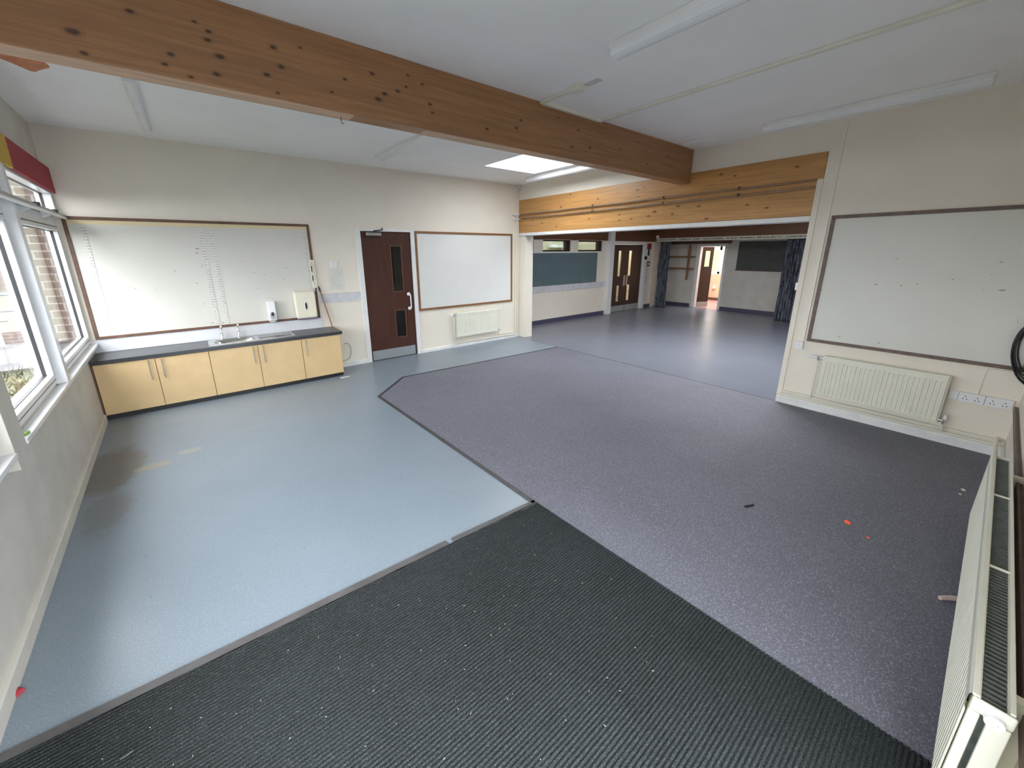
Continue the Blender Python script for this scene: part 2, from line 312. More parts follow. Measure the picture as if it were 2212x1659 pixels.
class MB:
    def __init__(s, fr=WORLD): s.v = []; s.f = []; s.fr = fr; s.sm = []
    def add(s, vs, fs, smooth=False):
        k = len(s.v); s.v += [Vector(v) for v in vs]
        for f in fs: s.f.append([i + k for i in f]); s.sm.append(smooth)
        return s
    def box(s, a0, a1, n0, n1, z0, z1):
        p = [s.fr(a, n, z) for z in (z0, z1) for n in (n0, n1) for a in (a0, a1)]
        return s.add(p, [(0,2,3,1),(4,5,7,6),(0,1,5,4),(2,6,7,3),(0,4,6,2),(1,3,7,5)])
    def prism(s, poly, n0, n1):      # polygon in (s,z) given depth
        k = len(poly); p = [s.fr(a, n0, z) for a, z in poly] + [s.fr(a, n1, z) for a, z in poly]
        return s.add(p, [tuple(range(k))[::-1], tuple(range(k, 2*k))] + [(i, (i+1) % k, (i+1) % k + k, i + k) for i in range(k)])
    def slab(s, poly, z0, z1):       # polygon in plan
        k = len(poly); p = [s.fr(a, n, z0) for a, n in poly] + [s.fr(a, n, z1) for a, n in poly]
        return s.add(p, [tuple(range(k))[::-1], tuple(range(k, 2*k))] + [(i, (i+1) % k, (i+1) % k + k, i + k) for i in range(k)])
    def side(s, poly, a0, a1):       # profile in (n,z), run along s
        k = len(poly); p = [s.fr(a0, n, z) for n, z in poly] + [s.fr(a1, n, z) for n, z in poly]
        return s.add(p, [tuple(range(k))[::-1], tuple(range(k, 2*k))] + [(i, (i+1) % k, (i+1) % k + k, i + k) for i in range(k)])
    def tube(s, pts, r, seg=10, caps=True):
        P = [s.fr(*p) for p in pts]; R = r if isinstance(r, (list, tuple)) else [r] * len(P)
        rings = []; u = None
        for i, p in enumerate(P):
            d = (P[min(i+1, len(P)-1)] - P[max(i-1, 0)]).normalized()
            if u is None: u = d.orthogonal().normalized()
            u = (u - d * u.dot(d)).normalized(); w = d.cross(u)
            rings.append([p + (u * math.cos(2*PI*k/seg) + w * math.sin(2*PI*k/seg)) * R[i] for k in range(seg)])
        vs = [v for r_ in rings for v in r_]
        fs = [(i*seg+k, i*seg+(k+1) % seg, (i+1)*seg+(k+1) % seg, (i+1)*seg+k) for i in range(len(P)-1) for k in range(seg)]
        s.add(vs, fs, True)
        if caps:
            s.add(rings[0], [tuple(range(seg))[::-1]]); s.add(rings[-1], [tuple(range(seg))])
        return s
    def rbox(s, a0, a1, n0, n1, z0, z1, r, seg=4):   # plate with rounded corners seen from the room
        pts = []
        for cx, cz, st in ((a1-r, z1-r, 0), (a0+r, z1-r, 1), (a0+r, z0+r, 2), (a1-r, z0+r, 3)):
            for k in range(seg+1):
                t = PI/2*(st + k/seg); pts.append((cx + r*math.cos(t), cz + r*math.sin(t)))
        return s.prism(pts, n0, n1)
    def build(s, name, mat, parent=None, bevel=0.0, label=None, smooth=None, seg=2):
        if parent is not None: off = Vector(parent['_w'])
        else:
            xs = [v.x for v in s.v]; ys = [v.y for v in s.v]; zs = [v.z for v in s.v]
            off = Vector(((min(xs)+max(xs))/2, (min(ys)+max(ys))/2, min(zs)))
        me = bpy.data.meshes.new(name); me.from_pydata([v - off for v in s.v], [], s.f)
        for p, q in zip(me.polygons, s.sm): p.use_smooth = q if smooth is None else smooth
        me.materials.append(M[mat]); me.update()
        import bmesh
        bm = bmesh.new(); bm.from_mesh(me); bmesh.ops.recalc_face_normals(bm, faces=bm.faces); bm.to_mesh(me); bm.free()
        o = bpy.data.objects.new(name, me); COL.objects.link(o)
        if parent is not None: o.parent = parent; o['_w'] = list(off)
        else: o.location = off; o['_w'] = list(off)
        if label: o['label'] = label
        if bevel:
            b = o.modifiers.new('bevel', 'BEVEL'); b.width = bevel; b.segments = seg; b.limit_method = 'ANGLE'; b.angle_limit = math.radians(50)
        return o
def thing(name, label, cat, loc, group=None):
    o = bpy.data.objects.new(name, None); COL.objects.link(o); o.location = loc; o['_w'] = list(loc)
    o.empty_display_size = .05
    o['label'] = label; o['category'] = cat
    if group: o['group'] = group
    return o
def tag(o, label, cat, group=None, kind=None):
    o['label'] = label; o['category'] = cat
    if group: o['group'] = group
    if kind: o['kind'] = kind
    return o
def struct(o, label=None):
    o['kind'] = 'structure'
    if label: o['label'] = label
    return o
def sempty(name, loc, label=None):
    o = bpy.data.objects.new(name, None); COL.objects.link(o); o.location = loc; o['_w'] = list(loc); o['kind'] = 'structure'
    if label: o['label'] = label
    return o

# ------------------------------------------------------------------ floor
struct(MB().box(-1.3, 5.0, -1.6, 6.2, -.10, 0).build('floor', 'vinyl'), 'speckled grey blue vinyl floor beside the window wall')
struct(MB().box(5.0, 12.0, -2.2, 6.9, -.10, .0005).build('floor', 'hall'), 'glossy lilac vinyl floor of the hall beyond the opening')
struct(MB().box(12.0, 14.6, 3.6, 8.2, -.10, .0).build('floor', 'redfloor'), 'red brown floor of the small room beyond the far doorway')
car = [(1.62, 1.66), (1.535, 4.372), (2.062, 4.885), (5.005, 4.745), (5.068, 1.305), (5.068, -.285), (1.715, -.285)]
tag(MB().slab(car, .0006, .005).build('carpet', 'carpet'), 'lilac grey flecked carpet with a cut off corner in the middle of the floor', 'carpet')
def edge(a, b, w, mat, label, off=0.0, h=.008):
    a, b = Vector((a[0], a[1])), Vector((b[0], b[1])); t = (b - a).normalized(); n = Vector((-t.y, t.x)) * w / 2
    struct(MB().slab([tuple(a + n), tuple(b + n), tuple(b - n), tuple(a - n)], .0006, h).build('trim_1', mat), label)
edge((1.600, 1.70), (1.512, 4.387), .030, 'strip', 'dark rubber strip between the blue vinyl and the carpet')
edge((1.512, 4.387), (2.055, 4.905), .026, 'strip', 'dark rubber strip across the cut off carpet corner')
edge((2.055, 4.905), (5.005, 4.762), .014, 'strip', 'thin dark joint between carpet and the vinyl walkway')
edge((5.008, 4.765), (5.075, 1.31), .014, 'strip', 'thin dark joint between carpet and hall floor', h=.006)
edge((-.84, 1.815), (.93, 1.742), .042, 'strip_g', 'long grey rubber strip along the top of the ribbed mat')
edge((.965, 1.738), (1.612, 1.70), .042, 'strip_g', 'short grey rubber strip at the tip of the ribbed mat')
# ribbed entrance mat: real ribs running along x
def mat_mesh():
    b = MB(); y0, y1, pitch = -.29, 1.80, .0152
    nr = int((y1 - y0) / pitch); prof = [(0, .004), (.18, .0090), (.38, .0110), (.60, .0100), (.80, .0050)]
    ys = []
    for i in range(nr):
        for q, z in prof: ys.append((y0 + (i + q) * pitch, z))
    def xr(y): return 1.612 + (1.69 - y) * .048
    nx = 90; vs = []
    for y, z in ys:
        lo, hi = -.795 - .028 * (y + .3), xr(y)
        top = lambda x: 1.79 - (x + .85) * .0405
        for k in range(nx + 1):
            x = lo + (hi - lo) * k / nx
            yy = min(y, top(x)); vs.append((x, yy, z + (random.uniform(-.0009, .0009))))
    W = nx + 1
    fs = [(j*W+k, j*W+k+1, (j+1)*W+k+1, (j+1)*W+k) for j in range(len(ys)-1) for k in range(nx)]
    b.add(vs, fs, True)
    b.slab([(-.79, -.29), (-.845, 1.775), (1.60, 1.675), (1.70, -.29)], .0006, .0038)
    return b
tag(mat_mesh().build('entrance_mat', 'mat'), 'large black ribbed entrance mat beside the grey blue vinyl', 'mat')

# ------------------------------------------------------------------ walls of the classroom
w = MB().box(-1.02, 2.005, D, D+.2, 0, H).box(2.795, XR+.2, D, D+.2, 0, H).box(2.005, 2.795, D, D+.2, 2.0, H)
struct(w.build('wall_back', 'wall'), 'cream wall behind the sink units')
SP = 6.3    # near end of the window wall
w = MB(LF).box(.001, SP, -.16, 0, -.1, .745).box(.001, SP, -.16, 0, 2.345, H+.0).box(2.955, 3.13, -.16, -.021, .745, 2.345).box(5.95, SP, -.16, 0, .745, 2.345)
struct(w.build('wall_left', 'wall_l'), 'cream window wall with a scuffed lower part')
w = MB(OF).box(-.5, 1.288, -.2, 0, 0, H).box(1.288, 1.335, -.2, .0135, 0, 2.384)
struct(w.build('wall_right', 'wall'), 'cream wall with the radiator and board right of the opening')
w = MB(OF).box(1.288, D, -.2, 0, 2.634, H)
struct(w.build('wall_right', 'wall'), 'cream wall strip above the honey coloured beam')
w = MB(OF).box(5.775, D, -.2, 0, 0, 1.985)
struct(w.build('wall_right', 'wall'), 'narrow cream wall stub left of the opening')
w = MB(NF).box(1.15, XR, -.2, 0, 0, H).box(-1.1, -.62, -.2, 0, 0, H).box(-.62, 1.15, -.2, 0, 2.35, H)
struct(w.build('wall_front', 'wall'), 'cream wall behind the long radiator')
# ceiling with the two rooflights
def ceiling_with_hole(x0, x1, y0, y1, holes, z, name, mat, label):
    xs = sorted({x0, x1, *[h[0] for h in holes], *[h[1] for h in holes]}); ys = sorted({y0, y1, *[h[2] for h in holes], *[h[3] for h in holes]})
    b = MB()
    for i in range(len(xs)-1):
        for j in range(len(ys)-1):
            cx, cy = (xs[i]+xs[i+1])/2, (ys[j]+ys[j+1])/2
            if any(h[0] < cx < h[1] and h[2] < cy < h[3] for h in holes): continue
            b.box(xs[i], xs[i+1], ys[j], ys[j+1], z, z+.03)
    return struct(b.build(name, mat), label)
SKY = (3.56, 4.52, 3.925, 4.945); SKY2 = (-.15, 1.05, 0.0, 1.2)
ceiling_with_hole(-1.3, XR+.2, -.5, D+.2, [SKY], H, 'ceiling', 'ceil', 'flat off white ceiling')
for i, s_ in enumerate((SKY,)):
    e = sempty('window_%d' % (6+i), ((s_[0]+s_[1])/2, (s_[2]+s_[3])/2, H+.12), 'square rooflight in the ceiling')
    b = MB()
    b.box(s_[0]-.06, s_[0], s_[2]-.06, s_[3]+.06, H+.031, H+.05).box(s_[1], s_[1]+.06, s_[2]-.06, s_[3]+.06, H+.031, H+.05)
    b.box(s_[0], s_[1], s_[2]-.06, s_[2], H+.031, H+.05).box(s_[0], s_[1], s_[3], s_[3]+.06, H+.031, H+.05)
    b.build('window_frame', 'white', e)
    MB().add([(s_[0]-.03, s_[2]-.03, H+.051), (s_[1]+.03, s_[2]-.03, H+.051), (s_[1]+.03, s_[3]+.03, H+.051), (s_[0]-.03, s_[3]+.03, H+.051)], [(0, 1, 2, 3)]).build('pane', 'opal', e)
# beams
e = thing('timber_beam', 'large dark stained timber beam crossing the ceiling with knots', 'beam', (2.0, 2.72, 2.515))
MB().box(-.93, XR-.001, 2.65, 2.79, 2.515, H-.001).build('beam_body', 'beam', e, .004)
b = MB().box(-.92, .93, 2.658, 2.782, 2.512, 2.5155).box(1.42, 3.25, 2.658, 2.782, 2.512, 2.5155)  # pale strips paint the light that falls on the beam's underside
b.build('underside_strip', 'wood_end', e, label='pale bare strip on the underside')
tag(MB().tube([(.87, 2.73, 2.515), (.87, 2.73, 2.49), (.875, 2.73, 2.475), (.885, 2.73, 2.478)], .0022, 6).build('hook', 'black'), 'small dark hook under the large ceiling beam', 'hook')
tag(MB(OF).box(1.29, 5.955, -.19, .011, 2.04, 2.632).build('timber_beam', 'beam2', None, .004), 'honey coloured timber beam with knots over the wide opening', 'beam')
struct(MB(OF).box(1.335, 5.955, -.21, .02, 1.988, 2.038).build('trim_2', 'white', None, .003), 'white strip under the honey coloured beam')
# skirtings
def skirt(fr, a0, a1, z, name, mat='skirt', th=.018, label=None):
    return struct(MB(fr).side([(0.0005, 0.0006), (th, 0.0006), (th, z-.012), (th-.006, z), (0.0005, z)], a0, a1).build(name, mat), label)
skirt(SF, 1.50, 1.935, .075, 'baseboard_back'); skirt(SF, 2.865, 5.06, .058, 'baseboard_back')
skirt(LF, .50, SP-.1, .085, 'baseboard_left', 'wall_l', .022)
skirt(OF, -.29, 1.33, .085, 'baseboard_right'); skirt(NF, 1.2, 5.06, .09, 'baseboard_front')

# ------------------------------------------------------------------ windows in the left wall
def upvc_window(s0, s1, n, label):
    e = sempty('window_%d' % n, tuple(LF((s0+s1)/2, -.04, .76)), label)
    zt0, zt1, z0, z1 = 1.955, 2.085, .765, 2.345
    def ring(mb, a0, a1, b0, b1, w_, n0, n1):
        mb.box(a0, a1, n0, n1, b0, b0+w_).box(a0, a1, n0, n1, b1-w_, b1).box(a0, a0+w_, n0, n1, b0+w_, b1-w_).box(a1-w_, a1, n0, n1, b0+w_, b1-w_)
    fr = MB(LF); ring(fr, s0, s1, z0, z1, .042, -.085, -.004); fr.box(s0+.042, s1-.05, -.085, -.004, zt0, zt1-.02)
    fr.build('window_frame', 'upvc', e, .003)
    fr = MB(LF); ring(fr, s0+.044, s1-.044, z0+.044, zt0-.002, .036, -.078, .004); fr.build('sash', 'upvc', e, .006)
    fr = MB(LF); ring(fr, s0+.044, s1-.044, zt1-.018, z1-.044, .036, -.078, .030); fr.build('sash', 'upvc', e, .006)
    g = MB(LF)
    for a0, a1, b0, b1 in ((s0+.042, s1-.042, z0+.042, zt0), (s0+.042, s1-.042, zt1-.02, z1-.042)):
        ring(g, a0-.005, a1+.005, b0-.005, b1+.005, .011, -.006, .0005)
        ring(g, a0+.036, a1-.036, b0+.036, b1-.036, .006, -.05, -.03)
    g.build('gasket', 'gasket', e)
    MB(LF).box(s0+.076, s1-.076, -.05, -.042, z0+.076, zt0-.034).build('pane', 'glass', e)
    MB(LF).box(s0+.076, s1-.076, -.05, -.042, zt1+.016, z1-.076).build('pane', 'glass', e)
    return e
upvc_window(.005, 1.655, 1, 'white framed window nearest the back corner')
upvc_window(1.745, 2.95, 2, 'white framed window left of the corner window')
upvc_window(3.14, 4.54, 3, 'white framed window at the left edge of the view')
upvc_window(4.55, 5.94, 4, 'white framed window outside the view')
for a, b_, lb in ((.005, 2.950, 'white inner window sill above the worktop end'), (3.14, 5.94, 'white inner window sill at the left edge of the view')):
    struct(MB(LF).box(a, b_, .0005, .052, .728, .756).build('trim_3', 'upvc', None, .004), lb)
struct(MB(LF).box(2.951, 3.139, -.02, .045, .66, 2.345).build('trim_3', 'wall_l', None, .003), 'wide boxed post between the windows')
struct(MB(LF).box(1.656, 1.744, -.085, .050, .757, 2.345).build('trim_3', 'upvc', None, .003), 'white mullion standing on the sill between two windows')
struct(MB(LF).box(.01, 5.95, -.185, -.088, .7455, .760).build('trim_3', 'extsill', None, .004), 'peach coloured outer window sill')
# pelmet panels
tag(MB(LF).prism([(.012, 2.506), (1.40, 2.506), (1.43, 2.29), (.012, 2.275)], .040, .056).build('pelmet_panel', 'red'), 'red pelmet panel above the window in the back corner', 'pelmet')
tag(MB(LF).prism([(1.41, 2.506), (2.80, 2.506), (2.80, 2.29), (1.44, 2.29)], .040, .056).build('pelmet_panel', 'yellow'), 'yellow pelmet panel next to the red one', 'pelmet')
# the long tubular rail in front of the transom
e = thing('window_rail', 'white tubular rail with black clips across the top lights', 'rail', tuple(LF(1.6, .03, 2.04)))
MB(LF).tube([(.03, .075, 2.045), (5.2, .075, 2.045)], .015, 12).build('rail_tube', 'upvc', e)
MB(LF).tube([(.03, .070, 2.072), (5.2, .070, 2.072)], .009, 10).build('rail_tube', 'alu', e)
for a in (.42, 1.12, 2.4): MB(LF).box(a, a+.05, .055, .09, 2.068, 2.095).build('clip', 'black', e, .003)
for a in (.62, 1.35): MB(LF).side([(.006, 2.0), (.07, 2.032), (.07, 2.045), (.006, 2.06)], a, a+.02).build('bracket', 'plas', e)
# leaf on the sill
lf = MB(LF)
for k in range(5):
    t = k/4
pts = [(2.83+.10*k/6, .03+.012*math.sin(k), .762+.004*math.sin(k*1.3)) for k in range(7)]
lf.tube(pts, [.001, .006, .009, .010, .008, .005, .001], 6)
M['leafg'] = plain('fresh leaf', (.30, .48, .10), .5)
tag(lf.build('leaf', 'leafg'), 'small green leaf lying at the near end of the window sill', 'leaf')

# ------------------------------------------------------------------ door in the sink wall
e = sempty('door_1', (2.4, D, 0), 'dark brown classroom door with two glass slots')
fr = MB(SF).box(1.93, 2.005, -.02, .022, 0.0006, 2.045).box(2.795, 2.862, -.02, .022, 0.0006, 2.045).box(2.005, 2.795, -.02, .022, 2.0, 2.045)
fr.build('door_frame', 'white', e, .003)
G = ((2.463, 2.622, 1.09, 1.78), (2.463, 2.622, .345, .775))
xs = [2.009, G[0][0], G[0][1], 2.791]; lf = MB(SF)
lf.box(xs[0], xs[1], -.05, -.006, .008, 1.997).box(xs[2], xs[3], -.05, -.006, .008, 1.997)
for z0, z1 in ((.008, G[1][2]), (G[1][3], G[0][2]), (G[0][3], 1.997)): lf.box(xs[1], xs[2], -.05, -.006, z0, z1)
lf = lf.build('door_leaf', 'door', e)
for g in G:
    r = MB(SF); w_ = .018
    r.box(g[0]-w_, g[1]+w_, -.007, .002, g[2]-w_, g[2]).box(g[0]-w_, g[1]+w_, -.007, .002, g[3], g[3]+w_).box(g[0]-w_, g[0], -.007, .002, g[2], g[3]).box(g[1], g[1]+w_, -.007, .002, g[2], g[3])
    r.build('glazing_bead', 'bead', lf, .003)
    MB(SF).box(g[0], g[1], -.03, -.024, g[2], g[3]).build('pane', 'glass_d', lf)
MB(SF).box(2.03, 2.765, -.006, -.002, .012, .165).build('kick_plate', 'aluplate', e)
h = MB(SF).tube([(2.705, -.006, 1.03), (2.708, .045, 1.03), (2.712, .055, 1.02), (2.714, .055, .82), (2.712, .045, .80), (2.708, -.006, .80)], .010, 10)
h.tube([(2.705, -.006, 1.032), (2.705, .004, 1.032)], .028, 20).tube([(2.708, -.006, .798), (2.708, .004, .798)], .028, 20)
h.build('pull_handle', 'upvc', e, smooth=None)
MB(SF).box(2.085, 2.315, -.004, .045, 1.935, 1.982).build('door_closer', 'alu', e, .006)
MB(SF).tube([(2.19, .045, 1.985), (2.19, .06, 2.005), (2.33, .06, 2.022), (2.335, .03, 2.025), (2.335, .03, 2.055)], .008, 8).build('closer_arm', 'black', e)
# corridor behind the door
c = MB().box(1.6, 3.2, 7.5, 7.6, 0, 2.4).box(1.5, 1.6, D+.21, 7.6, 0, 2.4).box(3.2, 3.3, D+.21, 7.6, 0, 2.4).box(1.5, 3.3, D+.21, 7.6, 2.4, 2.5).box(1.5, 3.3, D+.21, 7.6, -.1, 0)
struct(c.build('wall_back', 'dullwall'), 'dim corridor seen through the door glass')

# ------------------------------------------------------------------ boards
def board(name, fr, s0, s1, z0, z1, w_, face, frm, label, cat, sk=0.0, th=.022):
    e = thing(name, label, cat, tuple(fr((s0+s1)/2, 0, z0)))
    MB(fr).box(s0+w_*.5, s1-w_*.5, .001, th*.5, z0+w_*.5, z1-w_*.5).build('board_panel', face, e)
    for k, q in enumerate((((s0, s1, z1-w_, z1)), ((s0, s1, z0, z0+w_)), ((s0, s0+w_, z0+w_, z1-w_)), ((s1-w_, s1, z0+w_, z1-w_)))):
        MB(fr).box(q[0], q[1], .001, th, q[2], q[3]).build('frame_batten', frm, e, .003)
    return e
b1 = board('notice_board', SF, -.965, 1.318, .792, 2.066, .030, 'board1', 'frame', 'wide cream pin board in a brown frame above the sink', 'board')
for a0, a1, tx in ((.108, .150, 0), (.205, .247, 0), (-.845, -.815, 0), (1.232, 1.256, 0)):
    MB(SF).box(a0, a1, .011, .0135, .83, 1.985).build('border_strip', 'dash', b1, label='white scalloped border strip')
board('notice_board', SF, 2.868, 4.895, .735, 2.022, .036, 'board2', 'frame2', 'plain white board in a brown frame right of the door', 'board')
board('notice_board', OF, -.285, 1.158, .752, 2.028, .032, 'board3', 'frame3', 'scuffed white board in a brown frame on the right wall', 'board')

# ------------------------------------------------------------------ base units, worktop, sink
def unit(x0, doors, label, grp='maple kitchen base units'):
    x1 = x0 + sum(d[0] for d in doors)
    e = thing('base_unit', label, 'cabinet', ((x0+x1)/2, 5.74, 0), grp)
    MB().box(x0+.001, x1-.001, 5.532, 5.955, .052, .603).build('carcass', 'maple', e)
    MB().box(x0+.001, x1-.001, 5.545, 5.95, .0006, .052).build('plinth', 'black', e)
    x = x0
    for wd, hx in doors:
        d = MB().box(x+.003, x+wd-.003, 5.502, 5.520, .058, .600).build('cabinet_door', 'maple', e, .0015)
        xx = x + hx
        hm = MB().tube([(xx, 5.478, .372), (xx, 5.478, .588)], .0055, 10)
        for z in (.392, .568): hm.tube([(xx, 5.478, z), (xx, 5.503, z)], .0045, 8)
        hm.build('handle', 'steel', d)
        x += wd
    return e
unit(-.975, [(.479, .425), (.470, .055)], 'two door maple base unit in the window corner')
unit(-.026, [(.487, .437), (.489, .055)], 'two door maple base unit under the sink')
unit(.950, [(.490, .050)], 'single door maple base unit at the end of the worktop')
struct(MB().box(-.992, -.976, 5.50, 5.95, .0006, .60).build('trim_4', 'frame'), 'brown filler between the base units and window wall')
wt = MB(); sx0, sx1, sy0, sy1 = .03, .87, 5.60, 5.90
wt.box(-.985, sx0, 5.485, 5.955, .606, .645).box(sx1, 1.470, 5.485, 5.955, .606, .645).box(sx0, sx1, 5.485, sy0, .606, .645).box(sx0, sx1, sy1, 5.955, .606, .645)
tag(wt.build('worktop', 'worktop'), 'dark speckled worktop running over the maple units', 'worktop')
tag(MB(SF).box(-.99, 1.345, .001, .006, .648, .789).build('splashback', 'splash'), 'white splashback strip between worktop and the large pin board', 'splashback')
e = thing('sink', 'stainless steel sink with bowl and drainer set into the worktop', 'sink', (.45, 5.75, .645))
def sink_mesh():
    b = MB(); X0, X1, Y0, Y1, zt = -.010, .905, 5.575, 5.93, .6485
    cx, cy, rx, ry = .26, 5.752, .205, .135
    n = 48; rings = []
    def sup(rx_, ry_, z, p=3.4):
        o = []
        for k in range(n):
            t = 2*PI*k/n; c_, s_ = math.cos(t), math.sin(t)
            r = (abs(c_)**p + abs(s_)**p)**(-1/p); o.append((cx+rx_*r*c_, cy+ry_*r*s_, z))
        return o
    bowl = [sup(rx+.008, ry+.008, zt), sup(rx, ry, zt-.006), sup(rx-.012, ry-.012, zt-.05), sup(rx-.03, ry-.03, zt-.12), sup(rx-.07, ry-.06, zt-.135), sup(.03, .03, zt-.140, 2)]
    vs = [v for r in bowl for v in r]
    fs = [(i*n+k, i*n+(k+1) % n, (i+1)*n+(k+1) % n, (i+1)*n+k) for i in range(len(bowl)-1) for k in range(n)]
    b.add(vs, fs, True)
    out = []
    for k in range(n):
        t = 2*PI*k/n; c_, s_ = math.cos(t), math.sin(t); xe0, xe1 = X0, .50
        m_ = max(abs(c_)/((xe1-xe0)/2), abs(s_)/((Y1-Y0)/2)); out.append(((xe0+xe1)/2 + c_/m_, (Y0+Y1)/2 + s_/m_, zt))
    b.add(bowl[0] + out, [(k, (k+1) % n, n+(k+1) % n, n+k) for k in range(n)])
    # drainer with shallow grooves
    ny = 24; vs = []
    for j in range(ny+1):
        y = Y0 + (Y1-Y0)*j/ny
        for x, f in ((.50, 0), (.515, 1), (X1-.03, 1), (X1-.015, 0), (X1, 0)):
            inner = 2 < j < ny-2
            vs.append((x, y, zt - (.004 + (.003 if j % 2 else 0) if (f and inner) else 0)))
    b.add(vs, [(j*5+i, j*5+i+1, (j+1)*5+i+1, (j+1)*5+i) for j in range(ny) for i in range(4)])
    b.box(X0, X1, Y0-.002, Y0, zt-.004, zt).box(X0, X1, Y1, Y1+.002, zt-.004, zt).box(X1, X1+.002, Y0, Y1, zt-.004, zt).box(X0-.002, X0, Y0, Y1, zt-.004, zt)
    return b
sink_mesh().build('basin', 'steel', e)
MB().tube([(.26, 5.752, .509), (.26, 5.752, .514)], .036, 24).build('waste', 'chrome', e)
MB().tube([(.26, 5.79, .512), (.265, 5.78, .55), (.26, 5.80, .57)], [.014, .017, .010], 12).build('plug', 'black', e)
for x, lb in ((.142, 'left hand chrome pillar tap at the sink'), (.318, 'right hand chrome pillar tap at the sink')):
    t = thing('tap', lb, 'tap', (x, 5.90, .6485), 'pillar taps')
    MB().tube([(x, 5.905, .6485), (x, 5.905, .655), (x, 5.905, .66), (x, 5.903, .735), (x, 5.903, .760)], [.022, .022, .013, .013, .017], 14).build('tap_body', 'chrome', t)
    MB().tube([(x, 5.903, .722), (x, 5.875, .735), (x, 5.845, .735), (x, 5.830, .722), (x, 5.828, .708)], [.011, .010, .010, .009, .010], 10).build('spout', 'chrome', t)
    MB().tube([(x, 5.903, .760), (x, 5.900, .775), (x, 5.888, .802), (x, 5.862, .818), (x, 5.835, .822)], [.016, .015, .013, .011, .008], 10).build('lever', 'chrome', t)
# dispensers
e = thing('soap_dispenser', 'white soap dispenser below the pin board', 'dispenser', (.72, D-.05, .81))
b = MB(SF); prof = [(.023, .805), (.055, .808), (.092, .835), (.098, .90), (.092, 1.0), (.080, 1.07), (.065, 1.083), (.023, 1.083)]
b.side(prof, .675, .770).build('housing', 'plas', e, .012, seg=4)
b = MB(SF); ring = [(.722+.030*math.cos(t), .895+.050*math.sin(t)) for t in [2*PI*k/20 for k in range(20)]]
b.prism(ring, .09, .1015).build('window_ring', 'grey', e, .003)
ring = [(.722+.016*math.cos(t), .912+.026*math.sin(t)) for t in [2*PI*k/16 for k in range(16)]]
MB(SF).prism(ring, .09, .1035).build('sight_glass', 'black', e)
MB(SF).box(.690, .752, .06, .095, .795, .83).build('push_bar', 'grey', e, .01)
e = thing('towel_dispenser', 'cream paper towel dispenser on the right end of the large board', 'dispenser', (1.14, D-.07, .82))
b = MB(SF).side([(.023, .83), (.135, .82), (.142, .84), (.140, 1.10), (.125, 1.17), (.10, 1.188), (.023, 1.19)], 1.005, 1.258)
b.build('housing', 'cream', e, .010, seg=3)
ring = [(1.130+.019*math.cos(t)*abs(math.cos(t))**.1, .99+.062*math.sin(t)) for t in [2*PI*k/24 for k in range(24)]]
MB(SF).prism(ring, .139, .1425).build('slot_rim', 'plas', e)
ring = [(1.130+.013*math.cos(t), .99+.050*math.sin(t)) for t in [2*PI*k/24 for k in range(24)]]
MB(SF).prism(ring, .140, .144).build('sight_slot', 'black', e)
MB(SF).box(1.012, 1.252, .141, .1425, .858, .862).build('cover_seam', 'cream', e)
MB(SF).box(1.03, 1.25, .04, .13, .800, .822).build('towel_stack', 'purple', e, .004)
# long cream gauge plate
e = thing('wall_chart', 'slim cream plastic panel with dark marks over the board edge', 'sign', (1.295, D-.03, 1.215))
MB(SF).rbox(1.262, 1.330, .0225, .034, 1.218, 1.60, .026).build('plate', 'cream', e, .003)
b = MB(SF)
for z0, z1, a in ((1.44, 1.52, 1.276), (1.315, 1.39, 1.276)): b.box(a, a+.014, .034, .0352, z0, z1)
b.prism([(1.292, 1.262), (1.304, 1.262), (1.298, 1.244)], .034, .0352)
for k in range(12): b.box(1.306, 1.306+random.uniform(.006, .016), .034, .0352, 1.33+k*.018, 1.335+k*.018)
for z in (1.425, 1.30, 1.535): b.box(1.272, 1.300, .034, .0352, z, z+.004)
ring = lambda cx, cz, r: [(cx+r*math.cos(t), cz+r*math.sin(t)) for t in [2*PI*k/14 for k in range(14)]]
b.prism(ring(1.293, 1.562, .006), .034, .0352).prism(ring(1.298, 1.283, .006), .034, .0352)
b.build('printed_marks', 'black', e)
MB(SF).box(1.285, 1.30, .0225, .03, 1.17, 1.219).build('peg', 'steel', e, .002)
tag(MB(SF).tube([(1.338, .07, 1.237), (1.343, .07, 1.20), (1.352, .07, 1.165)], [.007, .011, .010], 10).build('x', 'black'), 'x', 'x')
bpy.data.objects.remove(bpy.data.objects['x'])
e = thing('broom', 'wooden broom handle with black tip leaning behind the worktop end', 'broom', (1.44, 5.90, .646))
MB(SF).tube([(1.352, .05, 1.165), (1.452, .075, .649)], .0095, 10).build('broom_handle', 'brownrod', e)
MB(SF).tube([(1.337, .047, 1.24), (1.343, .048, 1.212), (1.352, .05, 1.164)], [.006, .013, .012], 10).build('handle_tip', 'black', e)
# switch, faded notice, painted strip, cable
e = thing('light_switch', 'white square switch plate between the board and the door', 'switch', (1.59, D, 1.49))
MB(SF).rbox(1.548, 1.632, .001, .022, 1.492, 1.578, .006).build('switch_plate', 'plas', e, .003)
MB(SF).box(1.560, 1.576, .0215, .026, 1.52, 1.545).build('rocker', 'plas', e)
e = thing('notice_sheet', 'faded paper notice under the white switch plate', 'notice', (1.6, D, 1.168))
MB(SF).box(1.497, 1.708, .001, .0025, 1.168, 1.475).build('sheet', 'paper', e)
b = MB(SF)
for k in range(11): b.box(1.535, 1.535+random.choice((.13, .14, .12, .10)), .0025, .0032, 1.395-k*.018, 1.403-k*.018)
b.build('faded_print', 'paper_g', e)
tag(MB(SF).box(1.345, 1.930, .001, .010, .992, 1.125).build('wall_strip', 'paint_w'), 'pale bluish wall rail left of the door', 'rail')
